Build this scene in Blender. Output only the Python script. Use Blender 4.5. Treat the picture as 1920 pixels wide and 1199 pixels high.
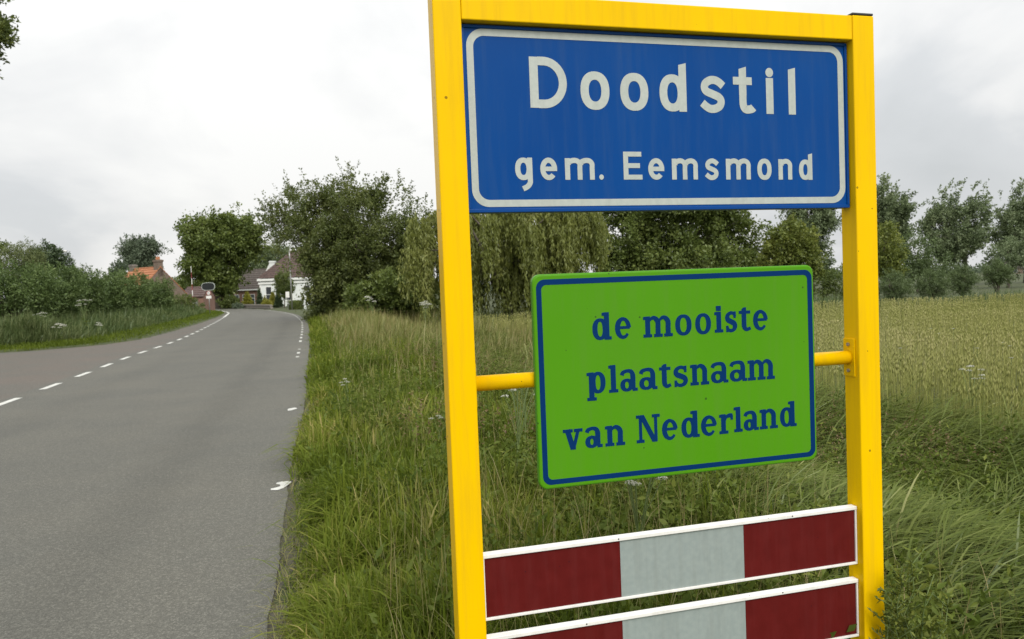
import bpy, math, random
import numpy as np
from mathutils import Vector, Matrix
for o in list(bpy.data.objects): bpy.data.objects.remove(o)
S = bpy.context.scene; COL = S.collection
rng = np.random.default_rng(7); random.seed(7)

# ------------------------------------------------------------------ camera
EYE = 1.65; FPX = 1458.5; PITCH = 0.0429; ROLL = 0.0392
cam = bpy.data.cameras.new('camera'); camo = bpy.data.objects.new('camera', cam); COL.objects.link(camo)
fw = Vector((0, math.cos(PITCH), -math.sin(PITCH))); rt = Vector((1, 0, 0)); dn = fw.cross(rt)
r2 = rt*math.cos(ROLL) + dn*math.sin(ROLL); d2 = dn*math.cos(ROLL) - rt*math.sin(ROLL)
mw = Matrix((r2, -d2, -fw)).transposed().to_4x4(); mw.translation = (0, 0, EYE); camo.matrix_world = mw
cam.sensor_width = 36; cam.lens = FPX/1920*36; cam.clip_start = 0.05; cam.clip_end = 6000
cam.dof.use_dof = True; cam.dof.focus_distance = 2.35; cam.dof.aperture_fstop = 9
S.camera = camo
S.render.resolution_x = 1024; S.render.resolution_y = 639
S.render.engine = 'CYCLES'
S.view_settings.view_transform = 'Standard'; S.view_settings.look = 'None'
S.view_settings.gamma = 1; S.view_settings.use_curve_mapping = False
S.view_settings.exposure = 0.9

# ------------------------------------------------------------------ sky (overcast) and soft sun from behind
SUN_EL, SUN_AZ = math.radians(42), math.radians(160)      # azimuth clockwise from +Y
W = bpy.data.worlds.new('World'); S.world = W; W.use_nodes = True
nt = W.node_tree; nt.nodes.clear(); L = nt.links
def N(t, **k):
    n = nt.nodes.new(t)
    for a, b in k.items(): setattr(n, a, b)
    return n
out = N('ShaderNodeOutputWorld'); bg = N('ShaderNodeBackground'); L.new(bg.outputs[0], out.inputs[0])
sky = N('ShaderNodeTexSky', sky_type='NISHITA', sun_disc=False, sun_elevation=SUN_EL, sun_rotation=SUN_AZ)
sky.air_density = 1.2; sky.dust_density = 2.0
sk = N('ShaderNodeMix', data_type='RGBA', blend_type='MULTIPLY'); sk.inputs[0].default_value = 1
L.new(sky.outputs[0], sk.inputs[6]); sk.inputs[7].default_value = (.09, .09, .09, 1)
tc = N('ShaderNodeTexCoord'); sx = N('ShaderNodeSeparateXYZ'); L.new(tc.outputs['Generated'], sx.inputs[0])
ad = N('ShaderNodeMath', operation='ADD'); ad.inputs[1].default_value = .55
mx = N('ShaderNodeMath', operation='MAXIMUM'); mx.inputs[1].default_value = 0.0
L.new(sx.outputs[2], mx.inputs[0]); L.new(mx.outputs[0], ad.inputs[0])
dx = N('ShaderNodeMath', operation='DIVIDE'); dy = N('ShaderNodeMath', operation='DIVIDE')
L.new(sx.outputs[0], dx.inputs[0]); L.new(ad.outputs[0], dx.inputs[1]); L.new(sx.outputs[1], dy.inputs[0]); L.new(ad.outputs[0], dy.inputs[1])
cv = N('ShaderNodeCombineXYZ'); L.new(dx.outputs[0], cv.inputs[0]); L.new(dy.outputs[0], cv.inputs[1]); cv.inputs[2].default_value = 3.7
n1 = N('ShaderNodeTexNoise'); n1.inputs['Scale'].default_value = 2.3; n1.inputs['Detail'].default_value = 8; n1.inputs['Roughness'].default_value = .5; n1.inputs['Distortion'].default_value = .35
L.new(cv.outputs[0], n1.inputs['Vector'])
rp = N('ShaderNodeValToRGB'); cr = rp.color_ramp
cr.elements[0].position = .28; cr.elements[0].color = (.87, .90, .92, 1)
cr.elements[1].position = .60; cr.elements[1].color = (1.34, 1.335, 1.31, 1)
e = cr.elements.new(.42); e.color = (.98, 1.005, 1.025, 1); e = cr.elements.new(.50); e.color = (1.18, 1.185, 1.18, 1)
L.new(n1.outputs[0], rp.inputs[0])
mixs = N('ShaderNodeMix', data_type='RGBA'); mixs.inputs[0].default_value = .92
L.new(sk.outputs[2], mixs.inputs[6]); L.new(rp.outputs[0], mixs.inputs[7])
el = N('ShaderNodeMath', operation='MULTIPLY_ADD'); L.new(mx.outputs[0], el.inputs[0]); el.inputs[1].default_value = .60; el.inputs[2].default_value = .83
ov = N('ShaderNodeVectorMath', operation='SCALE'); L.new(mixs.outputs[2], ov.inputs[0]); L.new(el.outputs[0], ov.inputs['Scale'])
L.new(ov.outputs[0], bg.inputs[0]); bg.inputs[1].default_value = 0.45
sun = bpy.data.lights.new('sun', 'SUN'); sun.energy = 1.5; sun.angle = math.radians(32); sun.color = (1, .965, .9)
suno = bpy.data.objects.new('sun', sun); COL.objects.link(suno)
sd = Vector((math.sin(SUN_AZ)*math.cos(SUN_EL), math.cos(SUN_AZ)*math.cos(SUN_EL), math.sin(SUN_EL)))
suno.rotation_euler = sd.to_track_quat('Z', 'Y').to_euler(); suno.location = (0, 0, 30)

# ------------------------------------------------------------------ materials
def newmat(name):
    m = bpy.data.materials.new(name); m.use_nodes = True; m.node_tree.nodes.clear(); return m, m.node_tree
def nd(t, typ, **k):
    n = t.nodes.new(typ)
    for a, b in k.items(): setattr(n, a, b)
    return n
def surf(name, c1, c2=None, rough=.6, scale=6, detail=4, bump=0, bscale=60, spec=.5, coat=0, c3=None, metallic=0, stretch=None, grime=None, gfac=.3, specks=0):
    m, t = newmat(name); o = nd(t, 'ShaderNodeOutputMaterial'); p = nd(t, 'ShaderNodeBsdfPrincipled'); t.links.new(p.outputs[0], o.inputs[0])
    p.inputs['Roughness'].default_value = rough; p.inputs['Specular IOR Level'].default_value = spec; p.inputs['Metallic'].default_value = metallic
    p.inputs['Coat Weight'].default_value = coat; p.inputs['Coat Roughness'].default_value = .12
    c2 = c2 or c1
    tc = nd(t, 'ShaderNodeTexCoord'); src = tc.outputs['Object']
    if stretch:
        mp = nd(t, 'ShaderNodeMapping'); mp.inputs['Scale'].default_value = stretch; t.links.new(src, mp.inputs[0]); src = mp.outputs[0]
    n = nd(t, 'ShaderNodeTexNoise'); n.inputs['Scale'].default_value = scale; n.inputs['Detail'].default_value = detail; t.links.new(src, n.inputs['Vector'])
    r = nd(t, 'ShaderNodeValToRGB'); r.color_ramp.elements[0].position = .3; r.color_ramp.elements[1].position = .7
    r.color_ramp.elements[0].color = (*c1, 1); r.color_ramp.elements[1].color = (*c2, 1)
    if c3: q = r.color_ramp.elements.new(.5); q.color = (*c3, 1)
    t.links.new(n.outputs[0], r.inputs[0]); colr = r.outputs[0]
    if grime:      # rain streaks and dirt film of their own shape, plus small chips
        mp = nd(t, 'ShaderNodeMapping'); mp.inputs['Scale'].default_value = (14, 14, 1.1); t.links.new(tc.outputs['Object'], mp.inputs[0])
        g1 = nd(t, 'ShaderNodeTexNoise'); g1.inputs['Scale'].default_value = 2.2; g1.inputs['Detail'].default_value = 6; g1.inputs['Roughness'].default_value = .62; t.links.new(mp.outputs[0], g1.inputs['Vector'])
        mr = nd(t, 'ShaderNodeMapRange'); mr.inputs['From Min'].default_value = .46; mr.inputs['From Max'].default_value = .8; mr.inputs['To Max'].default_value = gfac; t.links.new(g1.outputs[0], mr.inputs['Value'])
        mixg = nd(t, 'ShaderNodeMix', data_type='RGBA'); t.links.new(mr.outputs[0], mixg.inputs[0]); t.links.new(colr, mixg.inputs[6]); mixg.inputs[7].default_value = (*grime, 1); colr = mixg.outputs[2]
        if specks:
            v = nd(t, 'ShaderNodeTexVoronoi'); v.inputs['Scale'].default_value = specks; t.links.new(tc.outputs['Object'], v.inputs['Vector'])
            sc_ = nd(t, 'ShaderNodeSeparateColor'); t.links.new(v.outputs['Color'], sc_.inputs[0])
            rad_ = nd(t, 'ShaderNodeMapRange'); rad_.inputs['From Min'].default_value = .90; rad_.inputs['From Max'].default_value = 1.0; rad_.inputs['To Max'].default_value = .16; t.links.new(sc_.outputs[0], rad_.inputs['Value'])
            lt = nd(t, 'ShaderNodeMath', operation='LESS_THAN'); t.links.new(v.outputs['Distance'], lt.inputs[0]); t.links.new(rad_.outputs[0], lt.inputs[1])
            ml = nd(t, 'ShaderNodeMath', operation='MULTIPLY'); t.links.new(lt.outputs[0], ml.inputs[0]); ml.inputs[1].default_value = .75
            mixp = nd(t, 'ShaderNodeMix', data_type='RGBA'); t.links.new(ml.outputs[0], mixp.inputs[0]); t.links.new(colr, mixp.inputs[6]); mixp.inputs[7].default_value = (grime[0]*.25, grime[1]*.25, grime[2]*.25+.005, 1); colr = mixp.outputs[2]
    t.links.new(colr, p.inputs['Base Color'])
    if bump:
        b = nd(t, 'ShaderNodeBump'); b.inputs['Strength'].default_value = bump; b.inputs['Distance'].default_value = .01
        n2 = nd(t, 'ShaderNodeTexNoise'); n2.inputs['Scale'].default_value = bscale; n2.inputs['Detail'].default_value = 3
        t.links.new(src, n2.inputs['Vector']); t.links.new(n2.outputs[0], b.inputs['Height']); t.links.new(b.outputs[0], p.inputs['Normal'])
    return m
def leafmat(name, stops, trans=.36, gloss=.04, nscale=.6):
    """stops: colours over the per-leaf attribute 'tint' (with a slow drift from place to place)"""
    m, t = newmat(name); o = nd(t, 'ShaderNodeOutputMaterial')
    a = nd(t, 'ShaderNodeAttribute', attribute_name='tint'); r = nd(t, 'ShaderNodeValToRGB'); cr = r.color_ramp
    for i, (p, c) in enumerate(stops):
        e = cr.elements[i] if i < 2 else cr.elements.new(p)
        e.position = p; e.color = (*c, 1)
    tc = nd(t, 'ShaderNodeTexCoord'); n = nd(t, 'ShaderNodeTexNoise'); n.inputs['Scale'].default_value = nscale; n.inputs['Detail'].default_value = 3
    t.links.new(tc.outputs['Object'], n.inputs['Vector'])
    ma = nd(t, 'ShaderNodeMath', operation='MULTIPLY_ADD'); t.links.new(n.outputs[0], ma.inputs[0]); ma.inputs[1].default_value = .9; ma.inputs[2].default_value = -.45
    ad = nd(t, 'ShaderNodeMath', operation='ADD', use_clamp=True); t.links.new(ma.outputs[0], ad.inputs[0]); t.links.new(a.outputs['Fac'], ad.inputs[1])
    t.links.new(ad.outputs[0], r.inputs[0])
    d = nd(t, 'ShaderNodeBsdfDiffuse'); tr = nd(t, 'ShaderNodeBsdfTranslucent'); g = nd(t, 'ShaderNodeBsdfGlossy'); g.inputs['Roughness'].default_value = .45
    for s in (d, tr): t.links.new(r.outputs[0], s.inputs['Color'])
    g.inputs['Color'].default_value = (.6, .65, .6, 1)
    x = nd(t, 'ShaderNodeMixShader'); x.inputs[0].default_value = trans; t.links.new(d.outputs[0], x.inputs[1]); t.links.new(tr.outputs[0], x.inputs[2])
    y = nd(t, 'ShaderNodeMixShader'); y.inputs[0].default_value = gloss; t.links.new(x.outputs[0], y.inputs[1]); t.links.new(g.outputs[0], y.inputs[2])
    t.links.new(y.outputs[0], o.inputs[0]); return m

def asphalt(name, base, warm, track=True):
    m, t = newmat(name); o = nd(t, 'ShaderNodeOutputMaterial'); p = nd(t, 'ShaderNodeBsdfPrincipled'); t.links.new(p.outputs[0], o.inputs[0])
    p.inputs['Roughness'].default_value = .82; p.inputs['Specular IOR Level'].default_value = .35
    tc = nd(t, 'ShaderNodeTexCoord'); O = tc.outputs['Object']
    def noise(sc, det=3, ro=.5):
        n = nd(t, 'ShaderNodeTexNoise'); n.inputs['Scale'].default_value = sc; n.inputs['Detail'].default_value = det; n.inputs['Roughness'].default_value = ro
        t.links.new(O, n.inputs['Vector']); return n
    big = noise(.55, 5, .6); r = nd(t, 'ShaderNodeValToRGB'); t.links.new(big.outputs[0], r.inputs[0])
    r.color_ramp.elements[0].position = .36; r.color_ramp.elements[0].color = (*base, 1); r.color_ramp.elements[1].position = .66; r.color_ramp.elements[1].color = (*warm, 1)
    col = r.outputs[0]
    def mul(col, fac, lo, hi, p0, p1):
        rr = nd(t, 'ShaderNodeMapRange'); rr.inputs['From Min'].default_value = p0; rr.inputs['From Max'].default_value = p1; rr.inputs['To Min'].default_value = lo; rr.inputs['To Max'].default_value = hi
        t.links.new(fac, rr.inputs['Value'])
        mm = nd(t, 'ShaderNodeVectorMath', operation='SCALE'); t.links.new(col, mm.inputs[0]); t.links.new(rr.outputs[0], mm.inputs['Scale']); return mm.outputs[0]
    fine = noise(130, 2, .6); col = mul(col, fine.outputs[0], .64, 1.38, .3, .7)
    mid = noise(32, 3, .6); col = mul(col, mid.outputs[0], .85, 1.15, .3, .7)
    v = nd(t, 'ShaderNodeTexVoronoi'); v.inputs['Scale'].default_value = 95; t.links.new(O, v.inputs['Vector'])
    sep = nd(t, 'ShaderNodeSeparateColor'); t.links.new(v.outputs['Color'], sep.inputs[0]); col = mul(col, sep.outputs[0], .88, 1.35, .55, 1.0)
    if track:   # worn, bitumen-dark wheel tracks run along the road (attribute 'across' in metres from the right edge)
        a = nd(t, 'ShaderNodeAttribute', attribute_name='across')
        nz = noise(.9, 3); wob = nd(t, 'ShaderNodeMath', operation='MULTIPLY_ADD'); t.links.new(nz.outputs[0], wob.inputs[0]); wob.inputs[1].default_value = .7; t.links.new(a.outputs['Fac'], wob.inputs[2])
        rr = nd(t, 'ShaderNodeValToRGB'); cr = rr.color_ramp; cr.interpolation = 'EASE'
        for i, (q, c) in enumerate([(0, 1.22), (1, 1.0), (.10, 1.06), (.20, 1.0), (.27, .89), (.36, 1.0), (.62, 1.01), (.74, .95), (.86, 1.03)]):
            e = cr.elements[i] if i < 2 else cr.elements.new(q)
            e.position = q; e.color = (c*.5, c*.5, c*.5, 1)
        dv = nd(t, 'ShaderNodeMath', operation='DIVIDE'); t.links.new(wob.outputs[0], dv.inputs[0]); dv.inputs[1].default_value = 5.6; t.links.new(dv.outputs[0], rr.inputs[0])
        col = mul(col, rr.outputs[0], 0, 2, 0, 1)
    t.links.new(col, p.inputs['Base Color'])
    b = nd(t, 'ShaderNodeBump'); b.inputs['Strength'].default_value = .5; b.inputs['Distance'].default_value = .004; t.links.new(fine.outputs[0], b.inputs['Height']); t.links.new(b.outputs[0], p.inputs['Normal'])
    return m
M = {}
M['asphalt'] = asphalt('asphalt', (.104, .103, .088), (.122, .118, .098))
M['side_asphalt'] = asphalt('side_asphalt', (.112, .106, .09), (.128, .108, .09), False)
M['paint'] = surf('road_paint', (.46, .46, .42), (.66, .66, .62), .7, 7, 6, bump=.2)
M['gravel'] = surf('shoulder_gravel', (.045, .042, .03), (.12, .108, .082), .9, 45, 6, bump=.8, bscale=90)
M['ground'] = surf('soil_and_grass', (.035, .045, .014), (.07, .085, .025), .95, 1.2, 6, bump=.6, bscale=12)
M['yellow'] = surf('yellow_powder_coat', (.80, .490, .0005), (.84, .520, .0008), .3, 3, 3, spec=.07, bump=.03, bscale=300, grime=(.50, .27, .02), gfac=.38, specks=38)
M['cap'] = surf('black_plastic', (.02, .02, .022), None, .5)
M['blue'] = surf('blue_reflective_sheet', (.001, .050, .225), (.002, .060, .25), .28, 2.2, 3, spec=.11, grime=(.035, .085, .21), gfac=.4, bump=.02, bscale=700)
M['blue_edge'] = surf('blue_edge', (.002, .052, .23), None, .35, spec=.15)
M['lettering'] = surf('retroreflective_white', (.39, .43, .40), (.435, .47, .435), .42, 90, 2, bump=.08, bscale=500, grime=(.27, .29, .27), gfac=.4)
M['green'] = surf('green_film', (.068, .250, .005), (.076, .268, .007), .36, 2, 3, spec=.13, grime=(.10, .22, .035), gfac=.35, specks=45, bump=.02, bscale=500)
M['navy'] = surf('navy_print', (.001, .026, .112), (.002, .03, .122), .5, 6, spec=.06)
M['white'] = surf('white_lacquer', (.76, .75, .72), (.82, .81, .78), .4, 14, 5, grime=(.42, .40, .34), gfac=.35, specks=60)
M['red'] = surf('red_reflective_sheet', (.092, .0075, .007), (.108, .0095, .009), .42, 25, 4, spec=.13, grime=(.14, .03, .03), gfac=.35, specks=70, bump=.03, bscale=600)
M['grey'] = surf('pale_reflective_sheet', (.255, .30, .29), (.29, .335, .32), .42, 60, 3, bump=.08, bscale=500, grime=(.19, .21, .19), gfac=.5)
M['steel'] = surf('galvanised_steel', (.35, .35, .34), (.5, .5, .48), .4, 30, metallic=.8)
M['rust'] = surf('bolt_steel', (.25, .2, .15), (.45, .42, .38), .45, 60, metallic=.7)
M['bark'] = surf('bark', (.055, .045, .033), (.11, .092, .07), .9, 9, 5, bump=.6, bscale=30)
M['stem'] = surf('green_stem', (.10, .15, .04), (.14, .18, .06), .7, 8)
M['petal'] = surf('white_petals', (.46, .46, .39), (.58, .58, .50), .8, 40)
M['brick'] = surf('brown_brick', (.135, .10, .078), (.20, .15, .115), .9, 5, 6, c3=(.165, .125, .095), bump=.3, bscale=18)
M['redbrick'] = surf('red_brick', (.17, .095, .07), (.235, .14, .105), .9, 6, 6, bump=.3, bscale=18)
M['tile_orange'] = surf('orange_roof_tile', (.32, .125, .055), (.42, .17, .075), .75, 4, 5)
M['tile_dark'] = surf('dark_roof_tile', (.06, .042, .038), (.12, .075, .065), .7, 3, 6)
M['tile_grey'] = surf('grey_brown_roof_tile', (.06, .05, .043), (.095, .078, .066), .8, 3, 6)
M['plaster'] = surf('white_plaster', (.60, .63, .61), (.70, .72, .70), .8, 2, 5)
M['trim'] = surf('white_painted_wood', (.70, .71, .68), None, .5)
M['glass'] = surf('window_glass', (.03, .038, .042), (.05, .055, .06), .08, 2, spec=.8)
M['stone'] = surf('garden_wall_stone', (.12, .11, .095), (.22, .20, .17), .9, 5, 5, bump=.5, bscale=20)
M['mirror'] = surf('dark_board', (.018, .02, .022), None, .25, spec=.6)
M['sign_red'] = surf('sign_red', (.22, .02, .022), None, .45)
def lm(n, a, b, c, **k): M[n] = leafmat(n, [(0, a), (1, c), (.5, b)], **k)
lm('l_hawthorn', (0.066, 0.091, 0.021), (0.115, 0.143, 0.036), (0.202, 0.221, 0.070))
lm('l_willow', (.120, .145, .028), (.185, .21, .046), (.285, .30, .085), trans=.36)
lm('l_chestnut', (0.070, 0.104, 0.023), (0.129, 0.170, 0.038), (0.218, 0.260, 0.066))
lm('l_yellowgreen', (0.101, 0.135, 0.030), (0.169, 0.203, 0.041), (0.270, 0.284, 0.061))
lm('l_poplar', (0.106, 0.146, 0.069), (0.171, 0.218, 0.106), (0.266, 0.314, 0.165))
lm('l_grey', (0.082, 0.112, 0.066), (0.122, 0.158, 0.097), (0.180, 0.220, 0.140))
lm('l_bush', (0.064, 0.103, 0.030), (0.119, 0.174, 0.052), (0.217, 0.277, 0.099), trans=.3)
lm('l_pollard', (0.081, 0.117, 0.044), (0.127, 0.174, 0.067), (0.192, 0.247, 0.103))
lm('l_pale', (.09, .12, .04), (.15, .18, .065), (.22, .25, .10))
lm('l_conifer', (0.040, 0.061, 0.029), (0.061, 0.090, 0.040), (0.090, 0.126, 0.054), trans=.1)
lm('l_gold', (.16, .17, .022), (.24, .235, .03), (.33, .31, .05), trans=.2)
lm('l_garden', (0.065, 0.098, 0.026), (0.111, 0.143, 0.034), (0.169, 0.195, 0.046))
M['g_verge'] = leafmat('verge_grass', [(0, (.080, .112, .012)), (1, (.40, .34, .13)), (.30, (.118, .162, .016)), (.62, (.185, .228, .030)), (.86, (.26, .26, .058))], trans=.36, gloss=.015, nscale=.7)
M['g_reed'] = leafmat('ditch_reed', [(0, (.070, .100, .014)), (1, (.38, .38, .16)), (.45, (.135, .172, .030)), (.8, (.225, .255, .070))], trans=.32, gloss=.04, nscale=.6)
M['g_leftreed'] = leafmat('bank_reed', [(0, (.055, .088, .026)), (1, (.19, .215, .09)), (.5, (.092, .132, .042))], trans=.3, nscale=.25)
M['g_straw'] = leafmat('tall_straw_grass', [(0, (.12, .15, .03)), (1, (.38, .29, .15)), (.45, (.22, .225, .068)), (.8, (.30, .26, .11))], trans=.3, nscale=.4)
M['g_wheat'] = leafmat('ripening_wheat', [(0, (.205, .225, .058)), (1, (.46, .43, .20)), (.5, (.325, .33, .112))], trans=.3, gloss=.01, nscale=.22)
M['g_herb'] = leafmat('verge_herbs', [(0, (.055, .085, .014)), (1, (.21, .235, .05)), (.5, (.105, .145, .024))], trans=.32, gloss=.015, nscale=1.0)
M['g_sorrel'] = leafmat('brown_seed_heads', [(0, (.11, .075, .035)), (1, (.27, .20, .10)), (.5, (.18, .125, .06))], trans=.2)

# ------------------------------------------------------------------ builders
def link(o, parent=None):
    COL.objects.link(o)
    if parent is not None: o.parent = parent
    return o
class MB:
    def __init__(s): s.v = []; s.f = []
    def box(s, x0, x1, y0, y1, z0, z1):
        b = len(s.v); s.v += [(x, y, z) for z in (z0, z1) for y in (y0, y1) for x in (x0, x1)]
        s.f += [tuple(b+i for i in q) for q in ((0,2,3,1),(4,5,7,6),(0,1,5,4),(2,6,7,3),(0,4,6,2),(1,3,7,5))]; return s
    def poly(s, pts):
        b = len(s.v); s.v += [tuple(p) for p in pts]; s.f.append(tuple(range(b, b+len(pts)))); return s
    def prism(s, pts, off):
        """extrude polygon pts by vector off"""
        b = len(s.v); n = len(pts); off = Vector(off)
        s.v += [tuple(p) for p in pts] + [tuple(Vector(p)+off) for p in pts]
        s.f.append(tuple(b+i for i in reversed(range(n)))); s.f.append(tuple(b+n+i for i in range(n)))
        s.f += [(b+i, b+(i+1) % n, b+n+(i+1) % n, b+n+i) for i in range(n)]; return s
    def tube(s, path, rad, seg=8, cap=True):
        path = [Vector(p) for p in path]; n = len(path)
        if not hasattr(rad, '__len__'): rad = [rad]*n
        b = len(s.v); up = None
        for i, p in enumerate(path):
            d = (path[min(i+1, n-1)]-path[max(i-1, 0)]).normalized()
            if up is None or abs(up.dot(d)) > .95: up = Vector((1, 0, 0)) if abs(d.x) < .8 else Vector((0, 1, 0))
            a = d.cross(up).normalized(); c = d.cross(a).normalized(); up = -a.cross(d).normalized() if False else up
            for k in range(seg):
                t = 2*math.pi*k/seg; s.v.append(tuple(p+(a*math.cos(t)+c*math.sin(t))*rad[i]))
        for i in range(n-1):
            for k in range(seg): s.f.append((b+i*seg+k, b+i*seg+(k+1) % seg, b+(i+1)*seg+(k+1) % seg, b+(i+1)*seg+k))
        if cap: s.f.append(tuple(b+k for k in reversed(range(seg)))); s.f.append(tuple(b+(n-1)*seg+k for k in range(seg)))
        return s
    def build(s, name, mat, parent=None, smooth=False, bevel=0, segs=2):
        me = bpy.data.meshes.new(name); me.from_pydata(s.v, [], s.f); me.validate(); me.update()
        me.materials.append(M[mat]); o = bpy.data.objects.new(name, me); link(o, parent)
        if smooth: me.polygons.foreach_set('use_smooth', [True]*len(me.polygons))
        if bevel:
            bv = o.modifiers.new('bevel', 'BEVEL'); bv.width = bevel; bv.segments = segs; bv.limit_method = 'ANGLE'
        return o
def npmesh(name, V, F, mat, parent=None, tint=None, smooth=False, attr='tint'):
    """V (n,3); F list of int arrays (m,k) with k corners each"""
    me = bpy.data.meshes.new(name); V = np.ascontiguousarray(V, dtype=np.float32)
    me.vertices.add(len(V)); me.vertices.foreach_set('co', V.ravel())
    loops = np.concatenate([f.ravel() for f in F]).astype(np.int32); sizes = np.concatenate([np.full(len(f), f.shape[1], np.int32) for f in F])
    me.loops.add(len(loops)); me.loops.foreach_set('vertex_index', loops)
    me.polygons.add(len(sizes)); st = np.zeros(len(sizes), np.int32); st[1:] = np.cumsum(sizes)[:-1]; me.polygons.foreach_set('loop_start', st)
    me.update(calc_edges=True)
    if smooth: me.polygons.foreach_set('use_smooth', np.ones(len(sizes), bool))
    if tint is not None:
        a = me.attributes.new(attr, 'FLOAT', 'POINT'); a.data.foreach_set('value', np.ascontiguousarray(tint, dtype=np.float32))
    me.materials.append(M[mat]); o = bpy.data.objects.new(name, me); return link(o, parent)
def thing(name, label, cat, loc=(0, 0, 0), rz=0, group=None):
    o = bpy.data.objects.new(name, None); o.empty_display_size = .2; link(o); o.location = loc; o.rotation_euler = (0, 0, rz)
    o['label'] = label; o['category'] = cat
    if group: o['group'] = group
    return o
def struct(o): o['kind'] = 'structure'; return o
def stuff(o, label, cat): o['kind'] = 'stuff'; o['label'] = label; o['category'] = cat; return o

# ------------------------------------------------------------------ terrain and road
RE = np.array([(8.0,-32),(2.25,-10),(-.33,0),(-1.24,3.67),(-2.26,7.78),(-3.45,12.76),(-7.13,27.25),(-10.84,41.35),(-14.02,52.45),(-19.38,68.72),(-28.96,92.04),(-37.8,108.5),(-47,123.9),(-62,143),(-85,165)])
LE = np.array([(2.9,-32),(-2.75,-10),(-5.35,0),(-6.3,3.67),(-7.35,7.78),(-8.66,13.07),(-10.1,18.46),(-11.47,23.3),(-13.23,30.33),(-15.71,38.78),(-20.16,52.99),(-25.2,68.5),(-31.0,85),(-38,100),(-47,114),(-62,132),(-85,154)])
VE = np.array([(-60,17),(-40,21.5),(-30,23.6),(-22,26),(-18.15,27.47),(-16.85,28.5),(-15.95,30.3),(-16.1,33.83),(-18.11,41.87),(-21.54,54.16),(-26.2,69.6),(-32.0,86.41),(-39.5,101),(-49,115.5),(-64,133),(-88,155)])
def spline(P, n=14):
    P = np.asarray(P, float); o = []
    for i in range(len(P)-1):
        p0, p1, p2, p3 = P[max(i-1, 0)], P[i], P[i+1], P[min(i+2, len(P)-1)]
        t = np.linspace(0, 1, n, endpoint=False)[:, None]
        o.append(.5*((2*p1)+(-p0+p2)*t+(2*p0-5*p1+4*p2-p3)*t**2+(-p0+3*p1-3*p2+p3)*t**3))
    return np.vstack(o+[P[-1:]])
REs, LEs, VEs = spline(RE), spline(LE), spline(VE)
def rx(y): return np.interp(y, REs[:, 1], REs[:, 0])
def lx(y): return np.interp(y, LEs[:, 1], LEs[:, 0])
_vi = np.argsort(VEs[:, 1]); _vm = VEs[:, 1] > 30.3
def vx(y): return np.interp(y, VEs[_vm][:, 1], VEs[_vm][:, 0])
def vy_side(x): return np.interp(x, VEs[~_vm][:, 0], VEs[~_vm][:, 1])
def sst(a, b, x): t = np.clip((x-a)/(b-a), 0, 1); return t*t*(3-2*t)
def dist_r(x, y): return (x-rx(y))*.966
def vnoise(x, y, s, seed=0):
    x = x/s+seed*17.3; y = y/s+seed*5.1; xi = np.floor(x); yi = np.floor(y); fx = x-xi; fy = y-yi; fx = fx*fx*(3-2*fx); fy = fy*fy*(3-2*fy)
    h = lambda a, b: np.modf(np.abs(np.sin(a*127.1+b*311.7+seed)*43758.5453))[0]
    return (h(xi, yi)*(1-fx)+h(xi+1, yi)*fx)*(1-fy)+(h(xi, yi+1)*(1-fx)+h(xi+1, yi+1)*fx)*fy
FIELD = -.4
def gz(x, y):
    x = np.asarray(x, float); y = np.asarray(y, float); d = dist_r(x, y)
    right = -.06*(d < 0) + .05*sst(.05, .6, d) - .55*sst(2.5, 4.2, d) + .10*sst(4.9, 6.6, d)
    fade = 1-sst(37, 46, y); right = np.where(d > 0, right*fade + .02*(1-fade), right)
    left = np.full_like(x, -.06)
    inside = (np.where(y > 30.3, x < vx(y), (y > vy_side(x)) & (x < -15.9)))
    left = np.where(inside, .06, left)
    z = np.where(d < -.02, left, right)
    return z + .03*(vnoise(x, y, .9, 3)-.5)*np.where((d > .3) | inside, 1, 0)
def axis(fine0, fine1, step, lo, hi):
    a = list(np.arange(fine0, fine1, step)); s = step; v = a[-1]
    while v < hi: s *= 1.22; v += s; a.append(v)
    s = step; v = fine0; b = []
    while v > lo: s *= 1.22; v -= s; b.append(v)
    return np.array(b[::-1]+a)
gxs, gys = axis(-28, 26, .3, -2500, 2500), axis(-3, 60, .4, -400, 3500)
GX, GY = np.meshgrid(gxs, gys); GZ = gz(GX, GY); nx, ny = len(gxs), len(gys)
ii = (np.arange(ny-1)[:, None]*nx+np.arange(nx-1)[None, :]).ravel()
struct(npmesh('ground', np.stack([GX.ravel(), GY.ravel(), GZ.ravel()], 1), [np.stack([ii, ii+1, ii+nx+1, ii+nx], 1)], 'ground', smooth=True))
# main carriageway: strip with a slightly ragged right edge
ys = np.concatenate([np.arange(-30, 2, .5), np.arange(2, 16, .06), np.arange(16, 60, .4), np.arange(60, 154, 1.0)])
def strip(name, xl, xr, ys, z, mat, across=True, cols=9):
    u = np.linspace(0, 1, cols); X = xl[:, None]*(1-u)+xr[:, None]*u; Y = np.repeat(ys[:, None], cols, 1)
    V = np.stack([X.ravel(), Y.ravel(), np.full(X.size, z)], 1)
    i = (np.arange(len(ys)-1)[:, None]*cols+np.arange(cols-1)[None, :]).ravel()
    return npmesh(name, V, [np.stack([i, i+1, i+cols+1, i+cols], 1)], mat, tint=((xr[:, None]-X)*.966).ravel(), attr='across')
ragged = .09*(vnoise(ys, ys*0, 2.1, 5)-.5)*(ys < 30)+.028*(vnoise(ys, ys*0, .3, 6)-.5)*(ys < 20)+.012*(vnoise(ys, ys*0, .08, 9)-.5)*(ys < 20)
road = struct(strip('road', lx(ys)-.22, rx(ys)+ragged, ys, .0, 'asphalt', cols=15))
sh = struct(strip('road_shoulder', rx(ys)-.3, rx(ys)+.06+.14*(1-sst(5.5, 8, ys))+.10*(vnoise(ys, ys*0, .6, 8)-.5), ys, -.012, 'gravel', cols=4))
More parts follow.
